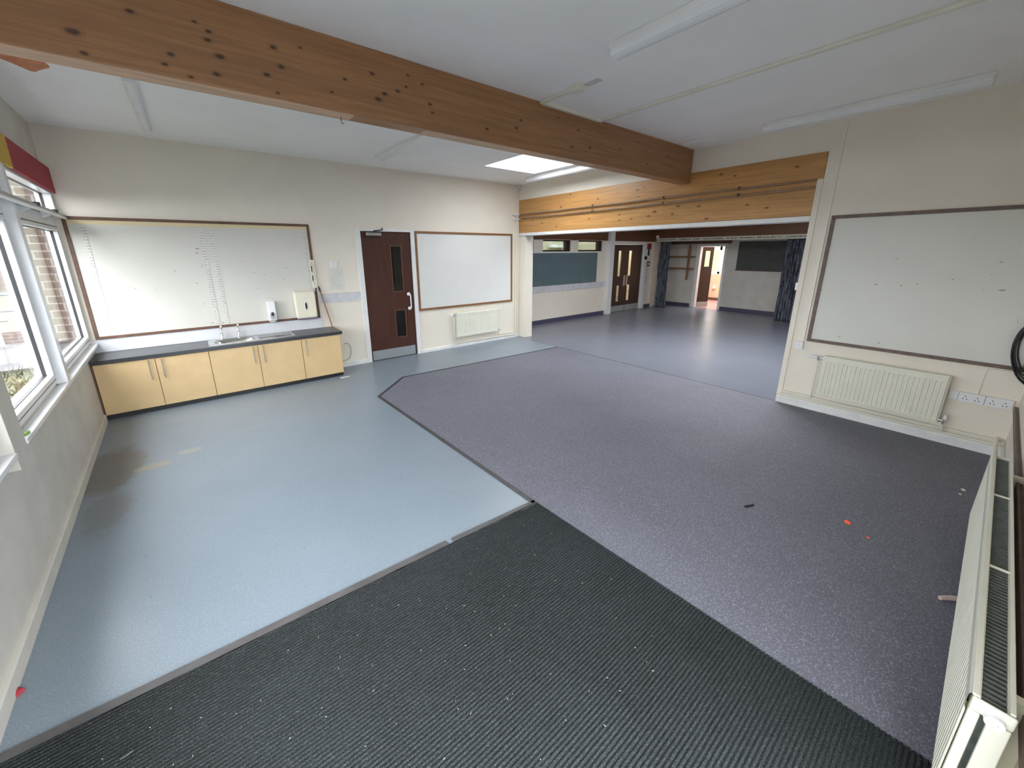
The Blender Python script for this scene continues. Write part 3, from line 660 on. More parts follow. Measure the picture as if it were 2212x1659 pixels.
tag(MB(SF).tube([(1.60, .012, .36), (1.65, .015, .365), (1.68, .015, .33), (1.69, .018, .28), (1.688, .02, .21), (1.66, .02, .13), (1.60, .02, .105), (1.52, .02, .11)], .008, 8).build('cable', 'grey'), 'grey flex hanging on the wall beside the maple units', 'cable')
tag(MB().box(1.36, 1.475, 5.395, 5.43, .0006, .012).build('wood_scrap', 'scrap', None, .002), 'pale wood offcut on the floor by the end base unit', 'scrap')
e = thing('motion_sensor', 'white motion sensor in the ceiling corner above the pipes', 'sensor', (5.05, D-.03, 2.79))
MB(SF).rbox(5.02, 5.078, .001, .04, 2.79, 2.885, .012).build('sensor_body', 'plas', e, .006)
MB(SF).box(5.032, 5.066, .04, .043, 2.81, 2.835).build('sensor_lens', 'grey', e)
for a0, z0 in ((4.68, .655), (4.68, .615)):
    pass
tag(MB(SF).box(4.675, 4.735, .001, .006, .615, .690).build('blank_plate', 'wall', None, .002), 'small wall coloured plate right of the far radiator', 'plate')

# ------------------------------------------------------------------ radiators
def panel_radiator(fr, s0, s1, z0, z1, nb, nf, label, pitch=.0333, bar0=.3, bar=.4):
    e = thing('radiator', label, 'radiator', tuple(fr((s0+s1)/2, nb, z0)))
    b = MB(fr)                                    # front panel with pressed flutes
    k = int((s1-s0-.03)/pitch); m = (s1-s0-k*pitch)/2; prof = [(s0, -.004), (s0+.004, 0)]
    for i in range(k):
        a = s0+m+i*pitch; prof += [(a+pitch*.02, 0), (a+pitch*.18, -.007), (a+pitch*.42, -.007), (a+pitch*.58, 0)]
    prof += [(s1-.004, 0), (s1, -.004)]
    zz = [z0, z0+.028, z0+.042, z1-.062, z1-.048, z1-.010, z1]
    dep = [0, 0, 1, 1, 0, 0, 0]; vs = []
    for z, dd in zip(zz, dep):
        for a, d in prof: vs.append(fr(a, nf + (d*dd if dd or d > -.005 else (d if d == -.004 else 0)) - (.004 if z in (z0, z1) else 0), z))
    W = len(prof); b.add(vs, [(j*W+i, j*W+i+1, (j+1)*W+i+1, (j+1)*W+i) for j in range(len(zz)-1) for i in range(W-1)])
    b.box(s0, s1, nf-.020, nf-.0075, z0+.002, z1-.002)
    b.build('front_panel', 'rad', e)
    MB(fr).box(s0+.01, s1-.01, nb+.012, nb+.022, z0+.01, z1-.01).build('back_panel', 'rad', e)
    f = MB(fr)
    a = s0+.02
    while a < s1-.02:
        f.box(a, a+.003, nb+.022, nf-.020, z0+.03, z1-.012); a += .02
    f.build('convector_fins', 'rad_d', e)
    if nf-nb > .06:
        MB(fr).box(s0-.014, s0-.001, nb+.008, nf-.040, z0+.01, z1-.045).build('side_panel', 'rad', e, .003)
        MB(fr).box(s0-.012, s0-.001, nb+.006, nf-.006, z1-.044, z1-.002).build('end_block', 'rad', e, .006)
        MB(fr).box(s0-.010, s0-.001, nf-.028, nf-.006, z0+.004, z1-.045).build('panel_end', 'rad', e, .005)
        MB(fr).box(s1+.0, s1+.002, nb+.012, nf-.004, z0+.01, z1-.004).build('side_panel', 'rad', e)
    top = MB(fr)
    top.box(s0-.002, s1+.002, nf-.018, nf-.004, z1-.003, z1+.003).box(s0-.002, s1+.002, nb+.010, nb+.020, z1-.003, z1+.003)
    top.build('top_rail', 'rad', e, .002)
    a = s0+bar0
    while a < s1-.03:
        MB(fr).box(a, a+.007, nb+.015, nf-.01, z1-.006, z1+.001).build('cross_bar', 'rad', e); a += bar
    for a in (s0+.12, s1-.14): MB(fr).box(a, a+.03, 0.0005, nb+.013, z0+.06, z1-.05).build('wall_bracket', 'rad', e)
    return e
def valve(fr, s, n, z, sgn, parent, lock=False):
    b = MB(fr).tube([(s, n, z), (s+sgn*.045, n, z)], .009, 10).tube([(s+sgn*.040, n, z-.03), (s+sgn*.040, n, z+.012)], .011, 10)
    b.build('valve_body', 'chrome', parent)
    if lock: MB(fr).tube([(s+sgn*.040, n, z+.012), (s+sgn*.040, n, z+.055)], [.013, .010], 12).build('lockshield_cap', 'plas', parent)
    else: MB(fr).tube([(s+sgn*.05, n, z), (s+sgn*.06, n, z), (s+sgn*.075, n, z), (s+sgn*.115, n, z)], [.012, .014, .013, .013], 14).build('thermostat_head', 'plas', parent)
r1 = panel_radiator(SF, 3.548, 4.478, .200, .640, .035, .10, 'small cream radiator under the plain white board')
valve(SF, 3.545, .07, .612, -1, r1); valve(SF, 4.480, .07, .225, 1, r1, True)
r3 = panel_radiator(OF, .098, .968, .205, .635, .045, .11, 'wide cream radiator under the scuffed board on the right wall')
valve(OF, .970, .08, .608, 1, r3); valve(OF, .095, .08, .232, -1, r3, True)
r2 = panel_radiator(NF, 1.455, 3.46, .125, .553, .040, .127, 'long cream radiator seen from above with its open top grille', bar0=.715, bar=.70)
MB(NF).tube([(1.443, .078, .518), (1.428, .078, .518)], [.019, .018], 20).tube([(1.429, .078, .518), (1.424, .078, .518)], [.008, .006], 12).build('vent_plug', 'plas', r2)
valve(NF, 3.47, .085, .50, 1, r2)
# radiator pipes
tag(MB(SF).tube([(3.505, .07, .60), (3.505, .07, .10), (3.515, .05, .085), (3.55, .035, .083), (4.965, .032, .072), (4.978, .032, .085), (4.978, .032, 2.27)], .0105, 10).build('pipe', 'offw'), 'cream heating pipe looping under the far radiator and up the corner', 'pipe', 'corner heating pipes')
tag(MB(SF).tube([(4.520, .07, .20), (4.515, .05, .125), (4.53, .035, .11), (4.905, .032, .11), (4.918, .032, .125), (4.918, .032, 2.27)], .0105, 10).build('pipe', 'offw'), 'cream pipe leaving the right end of the far radiator', 'pipe', 'corner heating pipes')
tag(MB(SF).tube([(5.02, .032, .09), (5.02, .032, 2.42)], .0105, 10).build('pipe', 'offw'), 'cream pipe nearest the corner edge of the opening', 'pipe', 'corner heating pipes')
for z, lb in ((2.36, 'upper white pipe bracket in the corner by the beam'), (2.275, 'lower white pipe bracket in the corner by the beam')):
    tag(MB(SF).box(4.90, 5.083, .018, .060, z, z+.022).box(4.985, 5.005, .02, .05, z-.04, z+.0).build('pipe_bracket', 'plas', None, .003), lb, 'bracket')
def sag(y0, y1, z, dz, n=14): return [(y0+(y1-y0)*k/n, .045, z - dz*math.sin(PI*((k/n*3) % 1))) for k in range(n+1)]
for z, lb in ((2.378, 'upper thin pipe running along the honey coloured beam'), (2.308, 'lower thin pipe running along the honey coloured beam')):
    e = thing('beam_pipe', lb, 'pipe', tuple(OF(3.6, .045, z)), 'pipes on the beam')
    MB(OF).tube(sag(5.88, 1.337, z, .006), .0125, 10).build('pipe_run', 'bpipe', e)
    for y in (4.15, 2.97, 2.05):
        MB(OF).box(y-.006, y+.006, .012, .06, z-.016, z+.018).build('pipe_clip', 'black', e, .002)
for z, n, a1, lb in ((.150, .034, 1.33, 'upper cream pipe above the right hand skirting'), (.112, .034, 1.33, 'lower cream pipe above the right hand skirting')):
    tag(MB(OF).tube([(-.28, n, z), (a1, n, z)], .0095, 10).build('pipe', 'offw'), lb, 'pipe', 'low pipes on the right wall')
tag(MB(OF).tube([(1.010, .08, .60), (1.008, .08, .20), (1.008, .06, .165), (1.03, .055, .150)], .008, 10).build('pipe', 'offw'), 'short cream pipe feeding the left end of the right wall radiator', 'pipe')
tag(MB(OF).tube([(.055, .08, .20), (.055, .075, .15), (.05, .06, .125)], .010, 10).build('pipe', 'offw'), 'short cream pipe under the right end of the right wall radiator', 'pipe')
# sockets on the right wall
def dsock(y0, label):
    e = thing('wall_socket', label, 'socket', tuple(OF(y0-.072, .0, .428)))
    MB(OF).rbox(y0-.146, y0, .001, .034, .424, .505, .005).build('faceplate', 'plas', e, .003)
    for o in (.040, .106):
        b = MB(OF)
        for dx, dz in ((0, .02), (-.010, -.004), (.010, -.004)): b.box(y0-o+dx-.003, y0-o+dx+.003, .034, .0348, .455+dz-.004, .455+dz+.004)
        b.build('pin_holes', 'black', e)
    for o in (.020, .126): MB(OF).box(y0-o-.006, y0-o+.006, .034, .037, .482, .496).build('rocker', 'plas', e)
    return e
dsock(.020, 'white double socket nearer the right wall radiator')
dsock(-.128, 'white double socket further right beside the first one')
tag(MB(OF).box(.0215, .075, .001, .018, .428, .500).build('cable_trunking', 'plas', None, .002), 'short white trunking between the radiator and the sockets', 'trunking')
tag(MB(OF).tube([(-.081, .012, .505), (-.083, .006, .70), (-.088, .006, .728), (-.10, .006, .737), (-.28, .006, .742)], .0035, 6).build('cable', 'offw'), 'thin cream cable rising from the sockets to the board', 'cable')
e = thing('switch_box', 'white box at the foot of the conduit left of the scuffed board', 'switch', tuple(OF(1.21, 0, .655)))
MB(OF).rbox(1.178, 1.252, .001, .035, .657, .738, .005).build('box_body', 'plas', e, .003)
MB(OF).box(1.205, 1.225, .035, .039, .685, .712).build('rocker', 'plas', e)
tag(MB(OF).box(1.181, 1.199, .001, .014, .739, H-.03).build('conduit', 'offw', None, .002), 'slim cream conduit rising to the ceiling left of the scuffed board', 'conduit')
tag(MB(OF).box(1.341, 1.362, -.06, -.02, 1.28, 1.355).build('door_keeper', 'plas', None, .003), 'small white block on the right edge of the opening', 'bracket')
# black cable coil at the right edge
e = thing('cable_coil', 'coil of black cable hanging over the scuffed board end', 'cable', tuple(OF(-.22, .05, .65)))
for k in range(7):
    rr = .165 + random.uniform(-.018, .018); cy, cz = -.288+random.uniform(-.008, .008), .90+random.uniform(-.02, .02); n = .032+.010*(k % 4)
    pts = []
    for j in range(33):
        t = 2*PI*j/32; pts.append((max(cy + rr*.62*math.cos(t) + .03*math.sin(t), -.293), n+.004*math.sin(3*t+k), cz + rr*1.35*math.sin(t)))
    MB(OF).tube(pts, .0048, 7, False).build('cable_loop', 'black', e)
MB(OF).tube([(-.122, .008, 1.43), (-.118, .008, 1.30), (-.14, .008, 1.18), (-.155, .02, 1.12)], .003, 6).build('cable_tail', 'plas', e, label='thin pale wire end')
# brown timber shelf edge above the long radiator
e = thing('wall_shelf', 'brown timber ledge on the wall right behind the long radiator', 'shelf', tuple(NF(2.5, .01, .44)))
MB(NF).box(1.40, 5.0, .010, .022, .43, .478).build('ledge', 'frame3', e, .003)
MB(NF).box(1.40, 5.0, .0005, .0098, .40, .475).build('support_batten', 'frame3', e)
tag(MB(NF).tube([(5.05, .05, .17), (4.9, .05, .17), (3.60, .06, .17), (3.59, .08, .20), (3.585, .085, .49)], .012, 10).build('pipe', 'offw'), 'cream pipe in the corner feeding the long radiator', 'pipe')

# ------------------------------------------------------------------ ceiling fittings
def batten(x, y0, y1, label, w_=.09, dh=.045):
    e = thing('ceiling_light', label, 'light', (x, (y0+y1)/2, H-.075), 'fluorescent battens')
    MB().box(x-w_/2, x+w_/2, y0, y1, H-.035, H-.0005).build('light_body', 'white', e, .004)
    b = MB(); n = 8; pts = [(x - w_*.46*math.cos(PI*k/n), H-.034 - dh*math.sin(PI*k/n)) for k in range(n+1)]
    k = len(pts); b.add([(a, y0+.012, z) for a, z in pts] + [(a, y1-.012, z) for a, z in pts], [(i, i+1, i+1+k, i+k) for i in range(k-1)] + [tuple(range(k)), tuple(range(k, 2*k))[::-1]])
    b.build('diffuser', 'tube', e)
    MB().box(x-w_*.36, x+w_*.36, y0, y0+.012, H-.032-dh*.8, H-.034).build('end_cap', 'plas', e, .003)
    MB().box(x-w_*.36, x+w_*.36, y1-.012, y1, H-.032-dh*.8, H-.034).build('end_cap', 'plas', e, .003)
    return e
batten(2.22, .22, 1.72, 'fluorescent light on the ceiling between the beam and the entrance, nearest the mat', .12)
batten(4.66, .30, 1.74, 'fluorescent light along the right wall', .10)
batten(-.14, 4.00, 5.45, 'fluorescent light near the window wall', .08, .03)
batten(2.15, 3.95, 5.35, 'flat fluorescent light in the middle of the far bay', .13, .006)
batten(4.68, 3.80, 5.28, 'fluorescent light beside the bright rooflight', .10)
tag(MB().box(3.235, 3.275, -.28, 2.648, H-.022, H-.0005).build('cable_trunking', 'offw', None, .002), 'long ceiling trunking running from the dark beam towards the camera', 'trunking')
tag(MB().box(2.50, 3.234, 2.615, 2.648, H-.025, H-.0005).build('cable_trunking', 'offw', None, .002), 'ceiling trunking lying against the dark beam', 'trunking')
e = thing('cable_trunking', 'short ceiling trunking ending in a junction box', 'trunking', (2.49, 2.45, H-.03))
MB().box(2.47, 2.505, 2.30, 2.645, H-.022, H-.0005).build('trunking_run', 'offw', e, .002)
MB().box(2.445, 2.53, 2.20, 2.30, H-.040, H-.0005).build('junction_box', 'offw', e, .004)
MB().box(2.50, 2.56, 2.07, 2.20, H-.004, H-.0005).build('torn_patch', 'paper_g', e)
tag(MB().box(4.70, 5.04, 2.26, 2.60, H-.014, H-.0005).build('ceiling_plate', 'ceil', None, .003), 'flat square plate on the ceiling in the corner of beam and wall', 'plate')
b = MB(); ring_ = [(-.64+.10*math.cos(t)*(1+.2*math.sin(3*t)), 4.10+.22*math.sin(t)*(1+.15*math.cos(4*t))) for t in [2*PI*k/22 for k in range(22)]]
b.slab(ring_, H-.002, H-.0005); tag(b.build('damp_patch', 'stain'), 'orange damp stain on the ceiling beside the dark beam', 'stain')

# ------------------------------------------------------------------ litter on the floor
def crumb(x, y, z, r, mat, label, name='scrap', cat='litter', grp=None):
    b = MB(); n = 9; vs = []
    top = [(x + r*random.uniform(.6, 1.2)*math.cos(2*PI*k/n), y + r*random.uniform(.6, 1.2)*math.sin(2*PI*k/n), z+.0002) for k in range(n)]
    mid = [(x + (v[0]-x)*.8, y + (v[1]-y)*.8, z + r*random.uniform(.3, .7)) for v in top]
    b.add(top + mid + [(x, y, z + r*.8)], [(k, (k+1) % n, n+(k+1) % n, n+k) for k in range(n)] + [(n+k, n+(k+1) % n, 2*n) for k in range(n)], False)
    return tag(b.build(name, mat), label, cat, grp)
crumb(3.033, .291, .005, .019, 'orange', 'larger orange scrap on the carpet', 'plastic_scrap')
crumb(2.961, .18, .005, .009, 'orange', 'tiny orange scrap near the larger one', 'plastic_scrap')
crumb(-.835, 2.10, .0006, .022, 'red', 'red scrap on the vinyl floor by the window wall', 'plastic_scrap')
tag(MB().tube([(2.69, .765, .011), (2.755, .735, .011)], .006, 8).build('pen_cap', 'black'), 'small black stick on the carpet', 'litter')
tag(MB().tube([(2.665, -.135, .015), (2.70, -.165, .017), (2.722, -.19, .017)], [.010, .012, .013], 10).build('paper_roll', 'pink'), 'pinkish rolled paper lying by the long radiator', 'litter')
e = tag(MB().tube([(-.478, 1.541, .018), (-.458, 1.543, .018), (-.444, 1.547, .018)], [.006, .0065, .006], 8).build('marker_cap', 'black'), 'dark cap lying on the ribbed mat near its grey edging', 'litter')
crumb(4.14, -.143, .005, .014, 'scrap', 'pale curled scrap near the corner of the right wall', 'paper_scrap')
crumb(4.05, -.134, .005, .010, 'scrap', 'smaller pale scrap beside the curled one', 'paper_scrap')
# tiny debris: nobody could count it
b = MB()
def bit(x, y, z, l, a):
    c_, s_ = math.cos(a)*l, math.sin(a)*l; w_ = .0011
    b.add([(x-c_, y-s_, z), (x+s_*w_/l, y-c_*w_/l, z), (x+c_, y+s_, z), (x-s_*w_/l, y+c_*w_/l, z), (x, y, z+.0016)], [(0, 1, 4), (1, 2, 4), (2, 3, 4), (3, 0, 4)])
for _ in range(110): bit(random.uniform(-.6, 1.5), random.uniform(.5, 1.65), .0135, random.uniform(.0025, .006), random.uniform(0, PI))
for _ in range(60): bit(random.uniform(1.9, 4.8), random.uniform(.2, 4.5), .0055, random.uniform(.003, .009), random.uniform(0, PI))
tag(b.build('debris', 'scrap'), 'scattered pale crumbs on mat and carpet', 'litter', kind='stuff')
b = MB()
for _ in range(60): bit(random.uniform(-.8, 1.5), random.uniform(1.9, 5.3), .0008, random.uniform(.003, .009), random.uniform(0, PI))
for _ in range(50): bit(random.uniform(1.8, 4.9), random.uniform(.2, 4.7), .0055, random.uniform(.003, .009), random.uniform(0, PI))
tag(b.build('debris', 'black'), 'scattered dark specks on the vinyl and carpet', 'litter', kind='stuff')

# ------------------------------------------------------------------ the hall beyond the opening
HX = HF
w = MB(HF).box(5.284, 10.99, -.2, 0, 0, 1.672)
for a0, a1 in ((5.284, 5.35), (6.10, 6.39), (7.33, 7.61), (8.56, 9.03)): w.box(a0, a1, -.2, 0, 1.672, 2.6)
w = MB(HF).box(5.284, 9.02, -.2, 0, 0, 1.672)
for a0, a1 in ((6.10, 6.39), (7.33, 7.61), (8.555, 9.02)): w.box(a0, a1, -.2, 0, 1.672, 2.9)
w.box(5.284, 9.02, -.2, 0, 1.955, 2.9).box(9.02, 10.42, -.2, 0, 1.87, 2.9).box(10.42, 11.06, -.2, 0, 0, 2.9)
struct(w.build('wall_back', 'wall'), 'cream hall wall with the blue green felt board')
struct(MB(OF).box(5.95, 6.85, -.2, -.001, 0, 2.9).build('wall_side', 'wall'))
struct(MB(HF).box(5.284, 8.75, .001, .02, 1.965, 2.75).build('trim_5', 'fascia', None, .002), 'dark red timber boarding above the hall windows')
struct(MB(HF).box(8.97, 11.06, .001, .02, 1.955, 2.75).build('trim_5', 'fascia', None, .002), 'dark red timber boarding above the hall double doors')
struct(MB(HF).box(5.284, 8.56, .0, .02, 1.660, 1.690).build('trim_5', 'white', None, .002), 'white ledge under the hall windows')
struct(MB(HF).box(8.77, 8.955, .001, .10, .0008, 2.85).build('trim_5', 'white', None, .004), 'white post beside the double doors')
tag(MB(HF).box(5.30, 8.36, .001, .012, .905, 1.652).build('felt_board', 'blue'), 'blue green felt display board in the hall', 'board')
tag(MB(HF).box(5.30, 8.76, .001, .016, .755, .900).build('wall_strip', 'paint_w'), 'pale patched wall rail below the felt board', 'rail')
skirt(HF, 5.30, 8.76, .10, 'baseboard_back', 'purpskirt', .012); skirt(HF, 10.60, 11.05, .10, 'baseboard_back', 'purpskirt', .012)
for i, (a0, a1) in enumerate(((5.30, 6.10), (6.39, 7.33), (7.61, 8.555))):
    e = sempty('window_%d' % (8+i), tuple(HF((a0+a1)/2, -.1, 1.69)), 'dark framed high window in the hall wall')
    f = MB(HF).box(a0, a1, -.12, -.03, 1.69, 1.725).box(a0, a1, -.12, -.03, 1.925, 1.955).box(a0, a0+.03, -.12, -.03, 1.725, 1.925).box(a1-.13, a1, -.12, -.03, 1.725, 1.925)
    f.build('window_frame', 'door2', e); MB(HF).box(a0+.03, a1-.13, -.09, -.085, 1.725, 1.925).build('pane', 'glass_d', e)
c = MB().box(5.2, 9.0, 8.2, 8.3, 0, 2.6).box(5.2, 5.3, 6.85, 8.2, 0, 2.6).box(9.0, 11.2, 7.6, 7.7, 0, 2.6).box(8.95, 9.05, 6.85, 8.3, 0, 2.6).box(11.1, 11.2, 6.85, 7.7, 0, 2.6).box(5.2, 11.2, 6.85, 8.3, -.1, 0)
c.box(5.2, 11.2, 7.9, 8.3, 2.6, 2.7).box(5.2, 11.2, 6.85, 7.1, 2.6, 2.7)
struct(c.build('wall_back', 'litwall'), 'lobby walls seen through the hall door glass')
tag(MB().box(8.1, 8.7, 8.1, 8.2, 1.80, 1.88).box(8.62, 8.7, 8.1, 8.2, 1.70, 1.80).build('wall_box', 'plas'), 'pale box on the wall seen through the right high window', 'box')
# double doors
e = sempty('door_2', tuple(HF(9.72, 0, 0)), 'dark double doors in the hall with four glass slots')
MB(HF).box(8.96, 9.02, -.05, .02, .0008, 1.953).box(10.42, 10.49, -.05, .02, .0008, 1.953).box(9.02, 10.42, -.05, .02, 1.865, 1.953).build('door_frame', 'white', e, .003)
MB(HF).box(10.50, 10.67, .001, .03, .0008, 1.93).build('door_frame', 'white', e, .003)
for a0, a1, g0, g1, px in ((9.025, 9.715, 9.30, 9.46, 9.625), (9.72, 10.415, 9.79, 9.96, 9.745)):
    lf = MB(HF); zs = ((.010, .30), (.75, 1.005), (1.70, 1.86))
    lf.box(a0, g0, -.045, -.004, .010, 1.86).box(g1, a1, -.045, -.004, .010, 1.86)
    for z0, z1 in zs: lf.box(g0, g1, -.045, -.004, z0, z1)
    lf = lf.build('door_leaf', 'door2', e)
    for z0, z1 in ((.30, .75), (1.005, 1.70)): MB(HF).box(g0, g1, -.03, -.024, z0, z1).build('pane', 'glass', lf)
    MB(HF).box(a0+.01, a1-.01, -.004, .0, .015, .175).build('kick_plate', 'aluplate', lf)
    MB(HF).box(px-.035, px+.035, -.004, .004, .73, 1.02).build('push_plate', 'alu', lf)
# red safety things beside the doors
tag(MB(HF).box(10.61, 10.80, .001, .05, 1.74, 1.90).build('fire_blanket', 'red', None, .004), 'red case high on the wall right of the double doors', 'sign')
b = MB(HF)
for a in (10.70, 10.75): b.box(a, a+.02, .001, .02, 1.56, 1.74)
tag(b.build('hanging_strap', 'black'), 'dark straps hanging below the red case', 'strap')
tag(MB(HF).box(10.60, 10.67, .001, .012, 1.58, 1.73).build('wall_notice', 'paper'), 'white notice left of the dark straps', 'notice', 'safety notices')
tag(MB(HF).box(10.52, 10.64, .001, .03, 1.44, 1.54).build('call_point', 'red', None, .003), 'small red box below the white notice', 'sign')
e = thing('wall_notice', 'red framed notice below the red case', 'notice', tuple(HF(10.78, 0, 1.24)), 'safety notices')
MB(HF).box(10.71, 10.86, .001, .010, 1.24, 1.39).build('notice_frame', 'red', e); MB(HF).box(10.75, 10.82, .010, .012, 1.28, 1.35).build('sheet', 'paper', e)
for a, z0, z1, mt, lb in ((10.68, 1.13, 1.19, 'black', 'dark mark under the red framed notice'), (10.68, 1.03, 1.06, 'black', 'smaller dark mark lower down the same wall'), (10.68, .88, .95, 'red', 'red tab halfway down the wall'), (10.68, .79, .87, 'frame', 'brown tab just below the red one'), (10.56, .60, .64, 'black', 'dark spot low on the wall'), (10.57, .36, .42, 'frame', 'brown tab low on the wall'), (10.57, .21, .33, 'red', 'lowest red tab above the skirting')):
    tag(MB(HF).box(a, a+.045, .001, .008, z0, z1).build('wall_tab', mt), lb, 'sticker', 'stickers by the double doors')
# cross partition: banner, curtains, timber above
struct(MB().box(11.02, 11.20, .6, 6.75, 2.05, 2.9).build('trim_6', 'fascia', None, .003), 'dark timber beam above the curtain banner')
e = thing('banner', 'long cream banner strip with dark writing above the curtains', 'banner', (10.98, 4.0, 1.95))
MB().box(10.98, 11.0, .8, 6.53, 1.952, 2.048).build('banner_strip', 'script', e)
MB().box(10.96, 11.0, 6.50, 6.58, 2.05, 2.13).build('end_block', 'offw', e, .005)
MB().box(10.99, 11.10, .8, 6.50, 2.0, 2.049).build('curtain_track', 'offw', e)
def curtain(y0, y1, x, folds, label, taper=.05):
    b = MB(); n = folds*8; nz = 24; vs = []
    for j in range(nz+1):
        z = .02 + (1.95-.02)*j/nz
        for k in range(n+1):
            t = k/n; amp = .045*(.7+.3*math.sin(j*.12+k*.2)); sp = 1 - taper*(j/nz)
            vs.append((x + amp*math.sin(2*PI*t*folds+.25*math.sin(j*.3)), y0 + (y1-y0)*(t*sp) + .006*math.sin(j*.5+k), z))
    W = n+1
    b.add(vs, [(j*W+k, j*W+k+1, (j+1)*W+k+1, (j+1)*W+k) for j in range(nz) for k in range(n)], True)
    o = tag(b.build('curtain', 'curtain'), label, 'curtain', 'patterned hall curtains')
    s_ = o.modifiers.new('solid', 'SOLIDIFY'); s_.thickness = .006
    return o
curtain(6.47, 6.13, 11.05, 6, 'narrow bunch of dark blue patterned curtain at the left of the recess')
curtain(3.27, 2.72, 11.06, 9, 'wider dark blue patterned curtain beside the opening edge')
# recess wall
w = MB(RF).box(5.80, 6.75, -.12, 0, 0, 2.9).box(5.0, 5.80, -.12, 0, 1.88, 2.9).box(-2.2, 5.0, -.12, 0, 0, 2.9)
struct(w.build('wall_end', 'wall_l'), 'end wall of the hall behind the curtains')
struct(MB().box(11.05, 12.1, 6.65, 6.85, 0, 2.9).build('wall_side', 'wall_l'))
skirt(RF, 5.86, 6.64, .10, 'baseboard_right', 'purpskirt', .012); skirt(RF, -2.0, 4.95, .10, 'baseboard_right', 'purpskirt', .012)
tag(MB(RF).box(4.86, 6.64, .001, .04, 1.885, 1.985).build('wall_batten', 'frame'), 'dark timber batten above the far doorway', 'batten')
e = thing('shelf_rack', 'brown shelf battens on the wall left of the far doorway', 'shelf', tuple(RF(6.2, 0, .83)))
MB(RF).box(5.84, 6.64, .001, .16, 1.485, 1.53).build('shelf_board', 'frame2', e); MB(RF).box(5.84, 6.64, .001, .16, 1.135, 1.18).build('shelf_board', 'frame2', e)
MB(RF).box(5.93, 5.985, .16, .18, .83, 1.86).build('upright', 'frame2', e)
e = sempty('door_3', (12.0, 5.4, 0), 'open dark door with a glass panel at the far end')
MB(RF).box(5.70, 5.80, -.12, .03, .0008, 1.885).box(4.96, 5.02, -.12, .02, .0008, 1.885).box(5.02, 5.70, -.12, .02, 1.81, 1.885).build('door_frame', 'white', e, .003)
lt = Vector((12.55-12.14, 5.62-5.72)).normalized(); DFr = F((12.14, 5.735), (12.50-12.14, 5.55-5.735), (-.46, -.88))
L = .405
lf = MB(DFr).box(0, .13, -.02, .02, .012, 1.80).box(L-.09, L, -.02, .02, .012, 1.80).box(.13, L-.09, -.02, .02, .012, 1.22).box(.13, L-.09, -.02, .02, 1.68, 1.80).build('door_leaf', 'door2', e)
MB(DFr).box(.13, L-.09, -.004, .002, 1.22, 1.68).build('pane', 'glass', lf)
MB(DFr).box(.02, L-.01, .02, .024, .02, .15).build('kick_plate', 'aluplate', lf)
tag(MB(RF).box(3.0, 4.66, .001, .018, 1.16, 1.93).build('dark_board', 'darkfelt'), 'dark felt board on the hall end wall behind the curtain', 'board')
struct(MB(RF).box(3.0, 4.68, .001, .024, 1.145, 1.162).build('trim_7', 'frame'), 'brown lower edge of the dark felt board')
# small room beyond
w = MB().box(14.25, 14.40, 3.7, 8.0, 0, .90).box(14.25, 14.40, 3.7, 5.98, .90, 1.86).box(14.25, 14.40, 7.4, 8.0, .90, 1.86).box(14.25, 14.40, 3.7, 8.0, 1.86, 2.7)
w.box(12.12, 14.40, 8.0, 8.1, 0, 2.7).box(12.12, 14.40, 3.6, 3.7, 0, 2.7).box(12.0, 14.4, 3.6, 4.6, 2.7, 2.8).box(12.0, 14.4, 6.0, 8.1, 2.7, 2.8)
w.box(12.0, 12.12, 6.75, 8.1, 0, 2.9)
struct(w.build('wall_far', 'peach'), 'peach walls of the small room beyond the far doorway')
struct(MB().box(14.22, 14.249, 3.7, 8.0, .0008, .09).build('baseboard_far', 'frame'))
e = sempty('window_11', (14.3, 6.6, .9), 'white framed window showing grass beyond the far doorway')
f = MB()
for a0, a1 in ((5.965, 6.13), (6.70, 6.78), (7.33, 7.395)): f.box(14.27, 14.34, a0, a1, .905, 1.855)
f.box(14.27, 14.34, 6.05, 7.33, .905, .985).box(14.27, 14.34, 6.05, 7.33, 1.70, 1.855)
f.build('window_frame', 'upvc', e, .004); MB().box(14.30, 14.306, 6.05, 7.33, .97, 1.75).build('pane', 'glass', e)
tag(MB().box(14.17, 14.249, 6.10, 6.17, .40, .50).build('wall_tap', 'plas', None, .01), 'small pale fitting low on the peach wall', 'fitting')
# rest of the hall shell
HSK = [(5.9, 7.4, 1.4, 3.6)]  # unseen ceiling opening, added to bring daylight onto the near hall floor
ceiling_with_hole(XR+.2, 12.1, -2.3, 6.85, HSK, 2.9, 'ceiling', 'ceil', 'hall ceiling above the opening')
struct(MB().box(5.084, 12.1, -2.4, -2.2, 0, 2.9).build('wall_right', 'wall'))
struct(MB(OF).box(-2.4, -.5, -.2, 0, 0, 2.9).build('wall_side', 'wall'))
# cover of the window wall side of the near corner outside the doorway
# ------------------------------------------------------------------ outside
struct(MB().box(-40, -1.3, -30, 60, -.35, -.12).build('ground', 'asphalt'), 'tarmac outside the windows')
struct(MB().box(-1.3, 6, -30, -.51, -.35, -.02).build('ground', 'conc'), 'paving outside the entrance')
struct(MB().box(-12, -1.20, 2.0, 5.9, -.119, -.06).box(-12, -1.39, 5.9, 9.05, -.119, -.06).build('ground', 'grass'), 'strip of rough grass under the windows')
tf = MB()
for _ in range(900):
    x, y = random.uniform(-2.8, -1.45), random.uniform(6.2, 9.0); a = random.uniform(0, PI); l = random.uniform(.05, .16)
    dx, dy = math.cos(a)*.012, math.sin(a)*.012; lx, ly = random.uniform(-.08, .08), random.uniform(-.08, .08)
    tf.add([(x-dx, y-dy, -.062), (x+dx, y+dy, -.062), (x+lx, y+ly, -.06+l)], [(0, 1, 2)])
